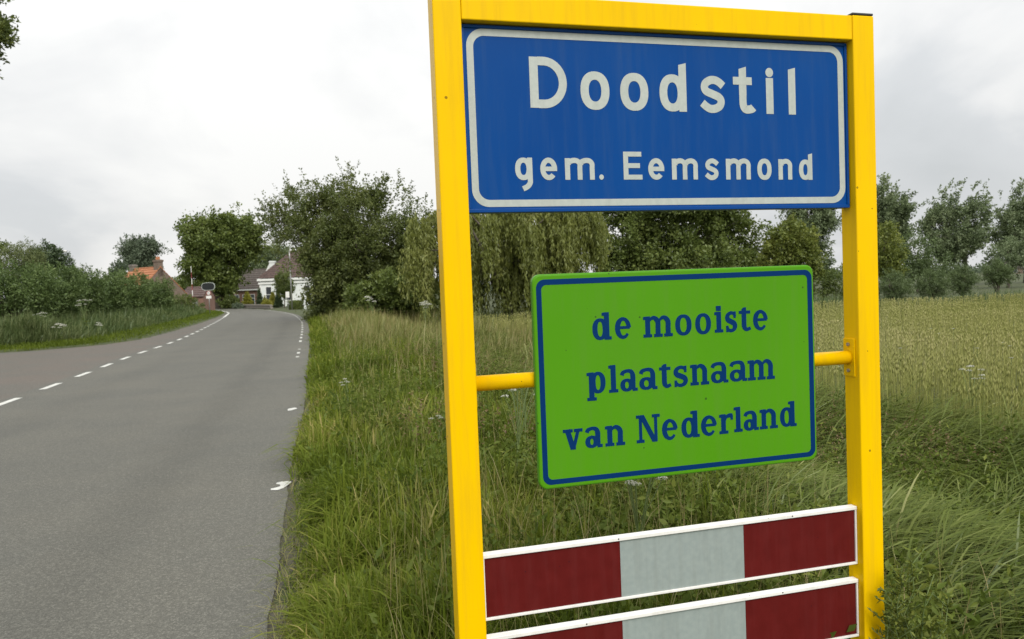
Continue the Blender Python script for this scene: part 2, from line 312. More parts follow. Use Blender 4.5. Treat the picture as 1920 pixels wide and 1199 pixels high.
# mouth of the side road on the left, a sheet just below the main road
sy = np.concatenate([np.arange(-30, 30.4, .7), np.arange(30.4, 154, 1.2)])
xl = np.where(sy < 30.4, -70, vx(sy)); mb = MB()
vs = []
for y, a, b in zip(sy, xl, lx(sy)+.1): vs.append((a, b, y))
pts = [(p[0], p[1]) for p in VEs[~_vm]]
poly = [(x, y, -.004) for x, y in pts] + [(a, y, -.004) for a, b, y in vs if y > 30.3] + [(b, y, -.004) for a, b, y in reversed(vs)] + [(-60, -30, -.004)]
me = MB().poly(poly); so = struct(me.build('side_road', 'side_asphalt'))
# painted markings, children of the road
def marking(p0, p1, w, ragged=0):
    a, b = Vector(p0), Vector(p1); d = (b-a).normalized(); n = Vector((-d.y, d.x))*w/2
    q = [a-n, b-n, b+n, a+n]
    return MB().poly([(p.x, p.y, .004) for p in q]).build('edge_marking', 'paint', road)
def along(P):
    seg = np.hypot(*np.diff(P, axis=0).T); s = np.concatenate([[0], np.cumsum(seg)]); return s, lambda t: (np.interp(t, s, P[:, 0]), np.interp(t, s, P[:, 1]))
sL, fL = along(LEs); s0 = np.interp(15.07, LEs[:, 1], sL); s1 = np.interp(64, LEs[:, 1], sL); t = s0-2.4*8
while t < s1:
    a, b = fL(t), fL(t+1.12)
    marking(a, b, .13); t += 2.4
k = LEs[(LEs[:, 1] > 64.5) & (LEs[:, 1] < 125)]; mb = MB()
nrm = np.gradient(k, axis=0); nrm = np.stack([-nrm[:, 1], nrm[:, 0]], 1)/np.hypot(*nrm.T)[:, None]*.09
for i in range(len(k)-1):
    q = [k[i]-nrm[i], k[i+1]-nrm[i+1], k[i+1]+nrm[i+1], k[i]+nrm[i]]; mb.poly([(x, y, .004) for x, y in reversed(q)])
mb.build('edge_line', 'paint', road)
off = REs.copy(); off[:, 0] -= .32; sR, fR = along(off); t = np.interp(27, off[:, 1], sR); te = np.interp(120, off[:, 1], sR)
while t < te:
    marking(fR(t), fR(t+.85), .085); t += 2.3
for y0, y1, dx_ in ((20.4, 20.7, -.30), (21.7, 22.2, -.30), (23.3, 23.5, -.30)):
    marking((rx(y0)+dx_, y0), (rx(y1)+dx_, y1), .08)
def blob(cx, cy, pts):
    MB().poly([(cx+x, cy+y, .0045) for x, y in pts]).build('worn_marking', 'paint', road)
blob(-3.22, 11.15, [(.06*math.cos(a)*(1+.2*math.sin(3*a)), .13*math.sin(a)) for a in np.linspace(0, 6.1, 14)])
blob(-2.07, 6.68, [(-.055, .10), (-.02, .135), (.05, .14), (.075, .10), (.07, .0), (.06, -.10), (.03, -.16), (-.03, -.15), (-.045, -.10), (-.01, -.075), (.015, -.03), (-.005, .03), (-.045, .05)])
blob(-3.65, 14.6, [(.05*math.cos(a), .09*math.sin(a)) for a in np.linspace(0, 5.6, 8)])

# ------------------------------------------------------------------ the place-name sign
SW, SP, SDEP = 1.36, .0759, .070
GZ0 = .04
sign = thing('place_name_sign', 'tall yellow framed place name sign with blue, green and red-white boards in the verge', 'road sign', (-.175, 2.0524, 0), .2636)
TOP = 2.4286
for x0 in (0, SW-SP):
    p = MB().box(x0, x0+SP, 0, SDEP, -.55, TOP).build('post', 'yellow', sign, bevel=.0035)
    MB().box(x0-.001, x0+SP-.002, -.0005, SDEP+.001, TOP+.0005, TOP+.0075).build('post_cap', 'cap', p, bevel=.002)
MB().box(SP+.0008, SW-SP-.0008, .0012, SDEP-.001, 2.3546, TOP-.001).build('top_beam', 'yellow', sign, bevel=.003)
RB = .0292
bp = MB().box(SP+.004, SW-SP-.004, RB, RB+.032, 1.8535, 2.3505).build('name_panel', 'blue', sign, bevel=.001)
BX0, BX1, BZ0, BZ1 = SP+.0035, SW-SP-.0035, 1.851, 2.351
for nm, b in (('panel_edge', (BX0, BX1, BZ0, BZ0+.0095)), ('panel_edge', (BX0, BX1, BZ1-.0085, BZ1)), ('panel_edge', (BX0, BX0+.008, BZ0+.0098, BZ1-.0088)), ('panel_edge', (BX1-.008, BX1, BZ0+.0098, BZ1-.0088))):
    MB().box(b[0], b[1], RB-.0045, RB+.033, b[2], b[3]).build(nm, 'blue_edge', bp, bevel=.0012)
def rrect(x0, x1, z0, z1, r, n=10):
    P = []
    for cx, cz, a0 in ((x1-r, z1-r, 0), (x0+r, z1-r, 90), (x0+r, z0+r, 180), (x1-r, z0+r, 270)):
        for i in range(n+1):
            a = math.radians(a0+90*i/n); P.append((cx+r*math.cos(a), cz+r*math.sin(a)))
    return P
def border(o, i, y, mat, parent):
    b = MB(); n = len(o); b.v = [(x, y, z) for x, z in o]+[(x, y, z) for x, z in i]
    b.f = [(k, (k+1) % n, n+(k+1) % n, n+k) for k in range(n)]; return b.build('border', mat, parent)
border(rrect(.0920, 1.2685, 1.866, 2.342, .047), rrect(.1110, 1.2490, 1.885, 2.3230, .030), RB-.0008, 'lettering', bp)

# ---- letters: each one a flat cut-out sheet, drawn from strokes
class Glyph:
    def __init__(s): s.p = []
    def poly(s, pts): s.p.append([list(map(tuple, pts))])
    def rect(s, x0, y0, x1, y1): s.poly([(x0, y0), (x1, y0), (x1, y1), (x0, y1)])
    def ring(s, cx, cy, ax, ay, bx, by, n=40, k=2.25):
        def se(a, rx_, ry_): c, q = math.cos(a), math.sin(a); return (cx+rx_*math.copysign(abs(c)**(2/k), c), cy+ry_*math.copysign(abs(q)**(2/k), q))
        A = [se(2*math.pi*i/n, ax, ay) for i in range(n)]; B = [se(2*math.pi*i/n, bx, by) for i in range(n)]
        s.p.append([[A[i], A[(i+1) % n], B[(i+1) % n], B[i]] for i in range(n)])
    def stroke(s, pts, w, smooth=True):
        P = spline(pts, 8) if smooth else np.array(pts, float)
        T = np.gradient(P, axis=0); T /= np.hypot(*T.T)[:, None]+1e-9; Nn = np.stack([-T[:, 1], T[:, 0]], 1)
        w = np.full(len(P), w) if not hasattr(w, '__len__') else np.interp(np.linspace(0, 1, len(P)), np.linspace(0, 1, len(w)), w)
        A, B = P+Nn*w[:, None]/2, P-Nn*w[:, None]/2
        s.p.append([[tuple(A[i]), tuple(A[i+1]), tuple(B[i+1]), tuple(B[i])] for i in range(len(P)-1)])
def arc(cx, cy, rx_, ry_, a0, a1, n=24): return [(cx+rx_*math.cos(math.radians(a0+(a1-a0)*i/n)), cy+ry_*math.sin(math.radians(a0+(a1-a0)*i/n))) for i in range(n+1)]
SCURVE = [(1, .80), (.88, .93), (.62, 1), (.35, .985), (.10, .88), (.03, .735), (.14, .605), (.5, .51), (.86, .405), (.98, .265), (.90, .105), (.65, .01), (.36, 0), (.12, .075), (0, .20)]
def sans(ch, W_, H, w, xh):
    g = Glyph()
    if ch == 'o': g.ring(W_/2, H/2, W_/2, H/2, W_/2-w, H/2-w*.93)
    elif ch == 'D':
        g.rect(0, 0, w, H); r = W_*.62
        g.stroke([(w*.98, H-w*.45), (W_-r, H-w*.45)]+arc(W_-r, H/2, r-w/2, H/2-w*.45, 86, -86, 20)+[(W_-r, w*.45), (w*.98, w*.45)], w*.95, False)
    elif ch == 'd':
        b = W_-w*.15; g.ring(b/2, xh/2, b/2, xh/2, b/2-w, xh/2-w*.93); g.poly([(W_-w*.98, 0), (W_, 0), (W_, H), (W_-w*.98, H*.955)])
    elif ch == 's': g.stroke([(w/2*.5+x*(W_-w*.5)-0, w*.47+y*(H-w*.94)) if i in (0, 14) else (w/2+x*(W_-w), w*.47+y*(H-w*.94)) for i, (x, y) in enumerate(SCURVE)], w*.95)
    elif ch == 't':
        c = W_*.48; g.poly([(c-w/2, xh*.5), (c+w/2, xh*.5), (c+w/2, H), (c-w/2, H*.945)])
        g.stroke([(c, xh*.52), (c, w*1.25), (c+w*.12, w*.72), (c+w*.45, w*.47), (W_-w*.25, w*.55), (W_, w*.75)], w*.97); g.rect(0, xh-w*.92, W_*.94, xh)
    elif ch == 'i': g.rect(W_/2-w/2, 0, W_/2+w/2, xh); g.p.append([[(W_/2+w*.53*math.cos(a), H-w*.56+w*.56*math.sin(a)) for a in np.linspace(0, 6.02, 24)]])
    elif ch == 'l': g.poly([(W_/2-w/2, 0), (W_/2+w/2, 0), (W_/2+w/2, H), (W_/2-w/2, H*.955)])
    elif ch == 'g':
        ds = H-xh; b = W_-w*.15; g.ring(b/2, ds+xh/2, b/2, xh/2, b/2-w, xh/2-w*.93)
        g.stroke([(W_-w*.5, H), (W_-w*.5, ds*1.15), (W_-w*.56, ds*.72), (W_-w*1.05, ds*.38), (W_*.42, w*.28)], w*.98)
    elif ch == 'e':
        g.stroke([(W_-w*.5, H*.40)]+arc(W_/2, H/2, W_/2-w/2, H/2-w*.47, 0, 318, 34), w*.97, False); g.rect(w*.8, H*.40, W_-w*.02, H*.40+w*.85)
    elif ch in 'mn':
        n = 2 if ch == 'm' else 1; st = (W_-w)/n; g.rect(0, 0, w, H*.985)
        for k in range(n):
            x0 = k*st+w*.8; x1 = (k+1)*st+w/2
            g.stroke([(x0-w*.1, H*.70), (x0+w*.1, H*.82), ((x0+x1)/2-w*.1, H-w*.47), (x1-w*.42, H-w*.62), (x1, H*.72), (x1, H*.5), (x1, 0)], w*.97)
    elif ch == 'E':
        g.rect(0, 0, w, H); g.rect(w*.9, 0, W_, w*.92); g.rect(w*.9, H-w*.92, W_*.97, H); g.rect(w*.9, H*.5-w*.46, W_*.88, H*.5+w*.46)
    elif ch == '.': g.p.append([[(W_/2+W_/2*math.cos(a), H/2+H/2*math.sin(a)) for a in np.linspace(0, 6.02, 20)]])
    return g
def slab(ch, W_, H, w, xh):
    g = Glyph(); th = w*.62; sv = w*.58; ex = w*.42
    def foot(x, y=0, l=ex, r=ex): g.rect(x-w/2-l, y, x+w/2+r, y+sv)
    def flag(x, y): g.poly([(x-w/2-ex, y-sv*1.05), (x-w/2+w*.1, y-sv*1.05), (x-w/2+w*.1, y), (x-w/2-ex, y-sv*.12)])
    if ch == 'o': g.ring(W_/2, H/2, W_/2, H/2, W_/2-w, H/2-th)
    elif ch == 'e':
        A = arc(W_/2, H/2, W_/2-w*.46, H/2-th*.5, 2, 322, 36)
        g.stroke(A, [w*.9, w*.8, th, th*1.2, w, w, w*.95, th*1.1, th, th*.8], False); g.rect(w*.7, H*.46, W_-w*.25, H*.46+th*.85)
    elif ch in 'mn':
        n = 2 if ch == 'm' else 1; a = ex+w/2; b = W_-ex-w/2; st = (b-a)/n; g.rect(a-w/2, 0, a+w/2, H*.985); flag(a, H*.985); foot(a, 0, ex, ex*.8)
        for k in range(n):
            x0 = a+k*st+w*.3; x1 = a+(k+1)*st
            g.stroke([(x0, H*.72), (x0+w*.15, H*.82), ((x0+x1)/2-w*.1, H-th*.55), (x1-w*.38, H-th*.95), (x1, H*.70), (x1, H*.45), (x1, sv*.5)], [th*.6, th*.8, th*1.1, w*.9, w, w, w]); foot(x1, 0, ex*.8, ex)
    elif ch == 'd':
        st = W_-ex-w/2; b = st+w*.2; g.ring(b/2, xh/2, b/2, xh/2, b/2-w, xh/2-th); g.rect(st-w/2, 0, st+w/2, H); flag(st, H); g.rect(st, 0, W_, sv)
    elif ch == 'p':
        ds = H-xh; a = ex+w/2; b0 = a-w*.2; g.ring((b0+W_)/2, ds+xh/2, (W_-b0)/2, xh/2, (W_-b0)/2-w, xh/2-th); g.rect(a-w/2, 0, a+w/2, H*.99); flag(a, H*.99); foot(a, 0, ex, ex)
    elif ch == 'i': c = W_/2; g.rect(c-w/2, 0, c+w/2, xh); flag(c, xh); foot(c, 0, min(ex, W_/2-w/2), min(ex, W_/2-w/2)); g.rect(c-w*.55, H-w*.95, c+w*.5, H)
    elif ch == 'l': c = W_/2; g.rect(c-w/2, 0, c+w/2, H); flag(c, H); foot(c)
    elif ch == 's':
        g.stroke([(w*.42+x*(W_-w*.84), th*.5+y*(H-th)) for x, y in SCURVE], [th*.9, th, th*1.1, w*.95, w*1.02, w*1.02, w*.95, th*1.1, th, th*.9]); g.rect(W_-w*.75, H*.68, W_-w*.22, H*.99); g.rect(w*.15, H*.01, w*.68, H*.32)
    elif ch == 't':
        c = W_*.42; g.poly([(c-w/2, xh*.4), (c+w/2, xh*.4), (c+w/2, H), (c-w*.05, H), (c-w/2, H*.93)])
        g.stroke([(c, xh*.45), (c, w*1.1), (c+w*.18, w*.6), (c+w*.6, th*.55), (W_-w*.1, th*.95)], [w, w, w*.9, th*1.1, th]); g.rect(0, xh-sv, W_*.95, xh)
    elif ch == 'a':
        st = W_-ex-w/2
        g.stroke([(w*.35, H*.74), (w*.6, H*.86), (W_*.42, H-th*.5), (st-w*.3, H-th*.8), (st, H*.70), (st, H*.4), (st, sv*.5)], [w*.8, th*1.2, th, w*.8, w, w, w]); g.rect(st-w*.1, 0, W_, sv)
        g.ring((st+w*.1)/2, H*.29, (st+w*.1)/2, H*.29, (st+w*.1)/2-w*.95, H*.29-th*.9)
    elif ch == 'r':
        a = ex+w/2; g.rect(a-w/2, 0, a+w/2, H*.985); flag(a, H*.985); foot(a, 0, ex, ex*1.2); g.stroke([(a+w*.3, H*.66), (a+w*.6, H*.84), (W_-w*.75, H-th*.6), (W_-w*.15, H-th*.75)], [th*.7, th, w*.8, w*.9]); g.rect(W_-w*.5, H*.68, W_, H*.93)
    elif ch == 'v':
        g.stroke([(w*.85, H*.98), (W_/2-w*.02, w*.1)], w, False); g.stroke([(W_-w*.8, H*.98), (W_/2+w*.06, w*.1)], th*1.05, False); g.rect(W_/2-w*.55, 0, W_/2+w*.5, w*.35)
        g.rect(0, H-sv, w*1.9, H); g.rect(W_-w*1.65, H-sv, W_, H)
    elif ch == 'N':
        a = ex+th*.7; b = W_-ex-th*.7; g.rect(a-th*.5, 0, a+th*.5, H); g.rect(b-th*.5, 0, b+th*.5, H); g.poly([(a-th*.5, H), (a+w*.75, H), (b+th*.5, 0), (b-w*.75, 0)])
        g.rect(0, 0, a+th*.5+ex, sv); g.rect(0, H-sv, a+w*.5, H); g.rect(b-th*.5-ex, H-sv, W_, H)
    return g
def letters(table, fn, w, xh, y, mat, parent, base=None, shrink=.0185):
    for ch, x0, x1, z0, z1 in table:
        h = z1-z0; x0 += shrink*h; x1 -= shrink*h
        g = fn(ch, x1-x0, h, w, xh); b = MB()
        for k, piece in enumerate(g.p):
            for q in piece: b.poly([(x0+px, y-.00012*k, z0+pz) for px, pz in q])
        b.build('letter', mat, parent)
letters([('D', .2625, .3754, 2.1350, 2.2732), ('o', .4098, .5002, 2.1330, 2.2392), ('o', .5289, .6191, 2.1329, 2.2390), ('d', .6493, .7396, 2.1332, 2.2722), ('s', .7791, .8636, 2.1322, 2.2382), ('t', .8862, .9577, 2.1325, 2.2690), ('i', .9954, 1.0265, 2.1325, 2.2682), ('l', 1.0713, 1.1029, 2.1322, 2.2714)], sans, .0245, .1058, RB-.0008, 'lettering', bp)
letters([('g', .2128, .2655, 1.9102, 1.9993), ('e', .2848, .3363, 1.938, 1.9994), ('m', .357, .4467, 1.9388, 1.9992), ('.', .4587, .4728, 1.9387, 1.9535), ('E', .5318, .5922, 1.939, 2.0175), ('e', .6081, .6608, 1.9384, 1.9995), ('m', .6826, .7675, 1.9387, 1.9994), ('s', .7886, .8355, 1.9372, 1.9995), ('m', .857, .9415, 1.9384, 1.9999), ('o', .9616, 1.0123, 1.937, 2.0001), ('n', 1.0334, 1.083, 1.9378, 1.9995), ('d', 1.104, 1.1537, 1.9368, 2.0165)], sans, .0148, .0612, RB-.0008, 'lettering', bp)

# ---- green board on its cross tube
def slabpanel(name, P, y0, y1, mat, parent, bevel):
    b = MB(); b.prism([(x, y0, z) for x, z in P], (0, y1-y0, 0)); return b.build(name, mat, parent, bevel=bevel, segs=3)
gp = slabpanel('slogan_panel', rrect(.2420, 1.1270, 1.0860, 1.6790, .024, 8), .0, .024, 'green', sign, .0055)
border(rrect(.2520, 1.1195, 1.0985, 1.6645, .024), rrect(.2668, 1.1040, 1.1125, 1.6495, .014), -.0007, 'navy', gp)
letters([('d', .4099, .4695, 1.4903, 1.5668), ('e', .4784, .5287, 1.4896, 1.5505), ('m', .5637, .6569, 1.4895, 1.5498), ('o', .6634, .7172, 1.489, 1.5497), ('o', .7269, .7796, 1.489, 1.5500), ('i', .7884, .8196, 1.4915, 1.5691), ('s', .8239, .8646, 1.4905, 1.5512), ('t', .8688, .9112, 1.4908, 1.5611), ('e', .9165, .9675, 1.4905, 1.5511)], slab, .0152, .0605, -.0007, 'navy', gp)
letters([('p', .3877, .4466, 1.3223, 1.4020), ('l', .454, .4835, 1.3404, 1.4178), ('a', .4882, .5431, 1.3405, 1.4032), ('a', .5463, .6044, 1.3408, 1.4033), ('t', .6084, .6484, 1.3413, 1.4105), ('s', .6534, .7003, 1.3416, 1.4025), ('n', .7062, .7685, 1.3430, 1.4038), ('a', .7726, .8312, 1.3440, 1.4055), ('a', .8339, .8934, 1.3442, 1.4055), ('m', .8935, .9863, 1.3442, 1.4045)], slab, .0152, .0605, -.0007, 'navy', gp)
letters([('v', .3129, .3727, 1.1905, 1.2479), ('a', .3777, .4312, 1.1900, 1.2493), ('n', .4374, .499, 1.1900, 1.2484), ('N', .5321, .6083, 1.1905, 1.2696), ('e', .6125, .6635, 1.1907, 1.2514), ('d', .6729, .7336, 1.1920, 1.2693), ('e', .7366, .7897, 1.1915, 1.2515), ('r', .7951, .8424, 1.1934, 1.2518), ('l', .8426, .8750, 1.1950, 1.2690), ('a', .8758, .928, 1.1955, 1.2545), ('n', .9294, .9925, 1.1959, 1.2556), ('d', .9983, 1.0575, 1.1962, 1.2723)], slab, .0152, .0590, -.0007, 'navy', gp)
MB().tube([(SP+.004, .049, 1.387), (SW-SP-.004, .049, 1.3855)], .0215, 20).build('cross_tube', 'yellow', sign, smooth=True)
for x0, x1 in ((SP+.0002, SP+.0042), (SW-SP-.0042, SW-SP-.0002)):
    br = MB().box(x0, x1, .018, .068, 1.327, 1.445).build('tube_bracket', 'yellow', sign, bevel=.001)
    xm = x0-.004 if x0 > .5 else x1+.004; xi = (x0 if x0 > .5 else x1)
    for z in (1.345, 1.427):
        MB().tube([(xi, .043, z), (xi+(xm-xi)*1.2, .043, z)], .0058, 6).build('bolt', 'rust', br)
# ---- red and pale striped boards
RH = .0289
for zb, zt in ((.7385, .9125), (.5065, .6805)):
    hb = MB().box(SP+.002, SW-SP-.002, RH+.002, RH+.018, zb, zt).build('hazard_board', 'white', sign)
    for x0, x1, mt, nm in ((SP+.006, .4838, 'red', 'red_stripe'), (.4842, .8843, 'grey', 'pale_stripe'), (.8847, SW-SP-.006, 'red', 'red_stripe')):
        MB().box(x0, x1, RH+.0006, RH+.004, zb+.004, zt-.004).build(nm, mt, hb)
    MB().box(SP+.0012, SW-SP-.0012, RH-.006, RH+.020, zt-.0045, zt+.0065).build('edge_trim', 'white', hb, bevel=.0015)
    MB().box(SP+.0012, SW-SP-.0012, RH-.004, RH+.020, zb-.004, zb+.0035).build('edge_trim', 'white', hb, bevel=.0012)
    for hx in ((.478, 1.05) if zb > .6 else (.372, 1.01)):
        MB().tube([(hx, RH-.0068, zt+.002), (hx, RH-.0056, zt+.002)], .0022, 8).build('drain_hole', 'cap', hb)
    for x0 in (SP+.0012, SW-SP-.0072):
        MB().box(x0, x0+.006, RH-.0042, RH+.0195, zb+.0038, zt-.0048).build('edge_trim', 'white', hb, bevel=.001)

# ------------------------------------------------------------------ foliage helpers
def unit(v): return v/(np.linalg.norm(v, axis=-1, keepdims=True)+1e-9)
def leaves(P, D, Lf, Wf, tint):
    """diamond leaves folded along the midrib: base P, direction D, length Lf, width Wf"""
    n = len(P); D = unit(D); r = unit(np.cross(D, rng.normal(size=(n, 3)))); nn = np.cross(D, r)
    Lf = np.asarray(Lf).reshape(-1, 1)*np.ones((n, 1)); Wf = np.asarray(Wf).reshape(-1, 1)*np.ones((n, 1))
    a = P; c = P+D*Lf-nn*Lf*.10; m = P+D*Lf*.45
    b = m+r*Wf*.5+nn*Wf*.16; d = m-r*Wf*.5+nn*Wf*.16
    V = np.stack([a, b, c, d], 1).reshape(-1, 3); i = np.arange(n)[:, None]*4
    return V, np.concatenate([i+[[0, 1, 2]], i+[[0, 2, 3]]], 0), np.repeat(tint, 4)
def sprays(P, D, Ln, k, rad, ls, asp=.5, droop=.15, jit=.9):
    """k leaves along each twig P -> P+D*Ln"""
    n = len(P); D = unit(D); t = rng.random((n, k))**.8
    Ln = np.asarray(Ln).reshape(-1, 1)*np.ones((n, 1))
    axis_ = P[:, None]+D[:, None]*(t*Ln)[..., None]; axis_[..., 2] -= droop*(t**2*Ln)
    q = axis_+rng.normal(size=(n, k, 3))*(rad*(1.05-.75*t))[..., None]
    dirs = D[:, None]*.6+rng.normal(size=(n, k, 3))*jit; dirs[..., 2] -= droop
    tint = np.clip(rng.normal(.5, .10, (n, 1))+rng.normal(0, .13, (n, k)), 0, 1)
    L_ = ls*rng.uniform(.7, 1.3, n*k)
    return leaves(q.reshape(-1, 3), dirs.reshape(-1, 3), L_, L_*asp, tint.ravel())
def sample_lobes(lobes, n, inner=.45):
    vol = np.array([(l[3]*l[4]*l[5])**(2/3) for l in lobes]); c = rng.choice(len(lobes), n, p=vol/vol.sum()); Lb = np.array([l[:6] for l in lobes])[c]
    d = unit(rng.normal(size=(n, 3))); r = (inner**3+(1-inner**3)*rng.random(n))**(1/3)
    r *= 1+.16*np.sin(d[:, 0]*5+Lb[:, 0])*np.sin(d[:, 2]*4+d[:, 1]*3+Lb[:, 2])
    return Lb[:, :3]+d*r[:, None]*Lb[:, 3:6], d
def trunk_mesh(parent, h, r, targets, lean=(0, 0), fork=.35, mat='bark'):
    b = MB(); top = Vector((lean[0], lean[1], h)); path = []
    for i in range(7):
        t = i/6; path.append(Vector((lean[0]*t*t+.06*h*.2*math.sin(3*t), lean[1]*t*t, -.3+(h+.3)*t)))
    b.tube(path, [r*(1.35 if i == 0 else 1-.78*i/6) for i in range(7)], 8)
    for q in targets:
        q = Vector(q); t = min(.95, max(.12, fork+random.random()*(.9-fork))); z = -.3+(h+.3)*t
        if q.z < z+.1: z = max(.15*h, q.z-.3*abs(q.length)*.3); t = (z+.3)/(h+.3)
        s = Vector((lean[0]*t*t, lean[1]*t*t, z)); m = s.lerp(q, .5)+Vector((random.uniform(-.1, .1), random.uniform(-.1, .1), .12))*(q-s).length
        b.tube([s, m, q], [r*.42*(1-.5*t), r*.22, r*.07], 5)
    return b.build('trunk', mat, parent, smooth=True)
def tree(name, label, cat, x, y, lobes, mat, n, k, ln=.8, rad=.22, ls=.16, asp=.55, out=1.0, up=.3, droop=.15, trunk=(3., .18), limbs=14, group=None, inner=.45, spikes=0, spike_len=1.0, wind=0, lean=(0, 0), z=None, clump=1, cj=.3):
    x, y = float(x), float(y); z = float(gz(x, y))-.02 if z is None else z
    t = thing(name, label, cat, (x, y, z), 0, group)
    P, d = sample_lobes(lobes, n//clump, inner); D = d*out+np.array([wind, 0, up])+rng.normal(size=d.shape)*.35
    if clump > 1:
        ci = np.repeat(np.arange(len(P)), clump); D0 = unit(D)[ci]; D = D0+rng.normal(size=D0.shape)*.4
        P = P[ci]+D0*(rng.uniform(-1.15, .1, (len(ci), 1))*ln)+rng.normal(size=D0.shape)*cj
    P = P-unit(D)*ln*.5; keep = P[:, 2] > .12; P, D = P[keep], D[keep]
    V, F, T = sprays(P, D, ln*rng.uniform(.6, 1.3, len(P)), k, rad, ls, asp, droop)
    if spikes:
        P2, d2 = sample_lobes(lobes, spikes*4, .97); s = np.argsort(-(d2[:, 2]+rng.random(len(d2))*.8))[:spikes]
        D2 = d2[s]*.7+np.array([wind, 0, .9])+rng.normal(size=(spikes, 3))*.25
        V2, F2, T2 = sprays(P2[s]-unit(D2)*.2, D2, spike_len*rng.uniform(.5, 1.2, spikes), max(14, k//2), rad*.35, ls, asp, 0)
        F = np.vstack([F, F2+len(V)]); V = np.vstack([V, V2]); T = np.concatenate([T, T2])
    npmesh('crown', V, [F], mat, t, tint=T)
    if trunk:
        tg = P[rng.choice(len(P), min(limbs, len(P)), replace=False)]
        trunk_mesh(t, trunk[0], trunk[1], tg, lean)
    return t
HZ = lambda px: 574-.0392*px
def at(px, Y): return ((px-960)/FPX*Y, Y)
def zat(px, py, Y): return EYE+(HZ(px)-py)/FPX*Y
def lobe(cx, Y, px, py, rpx, rpy, depth=1.0, z0=0):
    """ellipsoid lobe in the thing's own frame, metres (design helper: reads a size off the photo at distance Y)"""
    s = Y/FPX; return ((px-cx)*s, random.uniform(-.2, .2)*rpx*s, zat(px, py, Y)-z0, rpx*s, rpx*s*depth, rpy*s)

# ------------------------------------------------------------------ trees on the right
c, Y = 690, 48
tree('hawthorn_tree', 'big dark shaggy tree with twiggy top beside the road bend', 'tree', *at(c, Y),
     [lobe(c, Y, 690, 445, 105, 88), lobe(c, Y, 610, 445, 72, 80), lobe(c, Y, 765, 465, 58, 95), lobe(c, Y, 612, 505, 42, 72), lobe(c, Y, 670, 525, 95, 62), lobe(c, Y, 740, 530, 75, 60), lobe(c, Y, 668, 365, 20, 38), lobe(c, Y, 712, 365, 26, 26), lobe(c, Y, 612, 372, 28, 24), lobe(c, Y, 575, 405, 26, 26), lobe(c, Y, 612, 565, 38, 34), lobe(c, Y, 665, 570, 60, 36), lobe(c, Y, 730, 570, 50, 36)],
     'l_hawthorn', 1900, 60, ln=1.0, rad=.26, ls=.155, up=.55, spikes=170, spike_len=1.5, trunk=(5.5, .3), limbs=40, inner=.35, clump=4, cj=.3)
c, Y = 545, 51
tree('ash_tree', 'thin open branched tree leaning left of the big dark shaggy tree', 'tree', *at(618, Y),
     [lobe(618, Y, 545, 430, 42, 40), lobe(618, Y, 520, 405, 26, 26), lobe(618, Y, 560, 380, 30, 30)],
     'l_hawthorn', 170, 34, ln=.9, rad=.14, ls=.145, up=.3, wind=-.6, spikes=30, spike_len=1.2, trunk=(4.5, .13), limbs=26, inner=.3)
c, Y = 748, 43
tree('elder_shrub', 'rounded dark green shrub at the foot of the big shaggy tree', 'shrub', *at(c, Y),
     [lobe(c, Y, 735, 545, 48, 38), lobe(c, Y, 785, 548, 40, 42), lobe(c, Y, 690, 560, 40, 30)], 'l_chestnut', 340, 38, ln=.6, rad=.2, ls=.2, trunk=(1.2, .07), limbs=10)
# weeping willow: domes of twigs with long hanging strands
def willow(name, label, x, y, lobes, mat, strands, H, ls=.11, group=None, trunk=(4, .35)):
    z = float(gz(x, y))-.02; t = thing(name, label, 'tree', (float(x), float(y), z), 0, group)
    Pc, dc = sample_lobes(lobes, 170, .62); up_ = dc[:, 2] > -.3; Pc, dc = Pc[up_], dc[up_]; ci = rng.integers(0, len(Pc), strands); P = Pc[ci]+rng.normal(size=(strands, 3))*np.array([.26, .26, .16]); d = dc[ci]+rng.normal(size=(strands, 3))*.25; cl_t = rng.normal(.5, .16, len(Pc))[ci]; cl_l = rng.uniform(.5, 1.3, len(Pc))[ci]; n = strands; k = 48
    ln = np.minimum(rng.uniform(1.2, 3.4, n)*cl_l, np.maximum(P[:, 2]-.15, .3)); tt = rng.random((n, k))
    hor = unit(d*np.array([1, 1, 0]))*rng.uniform(.1, .5, (n, 1)); sway = rng.normal(size=(n, 3))*.10
    q = P[:, None]+hor[:, None]*(1-(1-tt)**2)[..., None]+sway[:, None]*(tt**2)[..., None]; q[..., 2] += .25*np.sin(np.minimum(tt*4, math.pi))*(1-tt)-tt*ln[:, None]
    q += rng.normal(size=q.shape)*.035
    D = rng.normal(size=(n, k, 3))*.35; D[..., 2] -= 1
    tint = np.clip(cl_t[:, None]+rng.normal(0, .12, (n, k)), 0, 1); L_ = ls*rng.uniform(.7, 1.4, n*k)
    V, F, T = leaves(q.reshape(-1, 3), D.reshape(-1, 3), L_, L_*.27, tint.ravel())
    npmesh('crown', V, [F], mat, t, tint=T); trunk_mesh(t, trunk[0], trunk[1], P[rng.choice(n, 26, replace=False)]*np.array([.85, .85, .97])); return t
c, Y = 955, 38
willow('weeping_willow', 'weeping willow with long pale hanging strands behind the wheat field', *at(c, Y),
       [lobe(c, Y, 955, 425, 115, 75), lobe(c, Y, 845, 425, 68, 68), lobe(c, Y, 1060, 440, 72, 62), lobe(c, Y, 900, 480, 60, 62), lobe(c, Y, 1010, 490, 70, 55), lobe(c, Y, 810, 470, 34, 45), lobe(c, Y, 1075, 400, 62, 50), lobe(c, Y, 985, 375, 90, 45)], 'l_willow', 2200, 5.5, ls=.20)
c, Y = 1285, 45
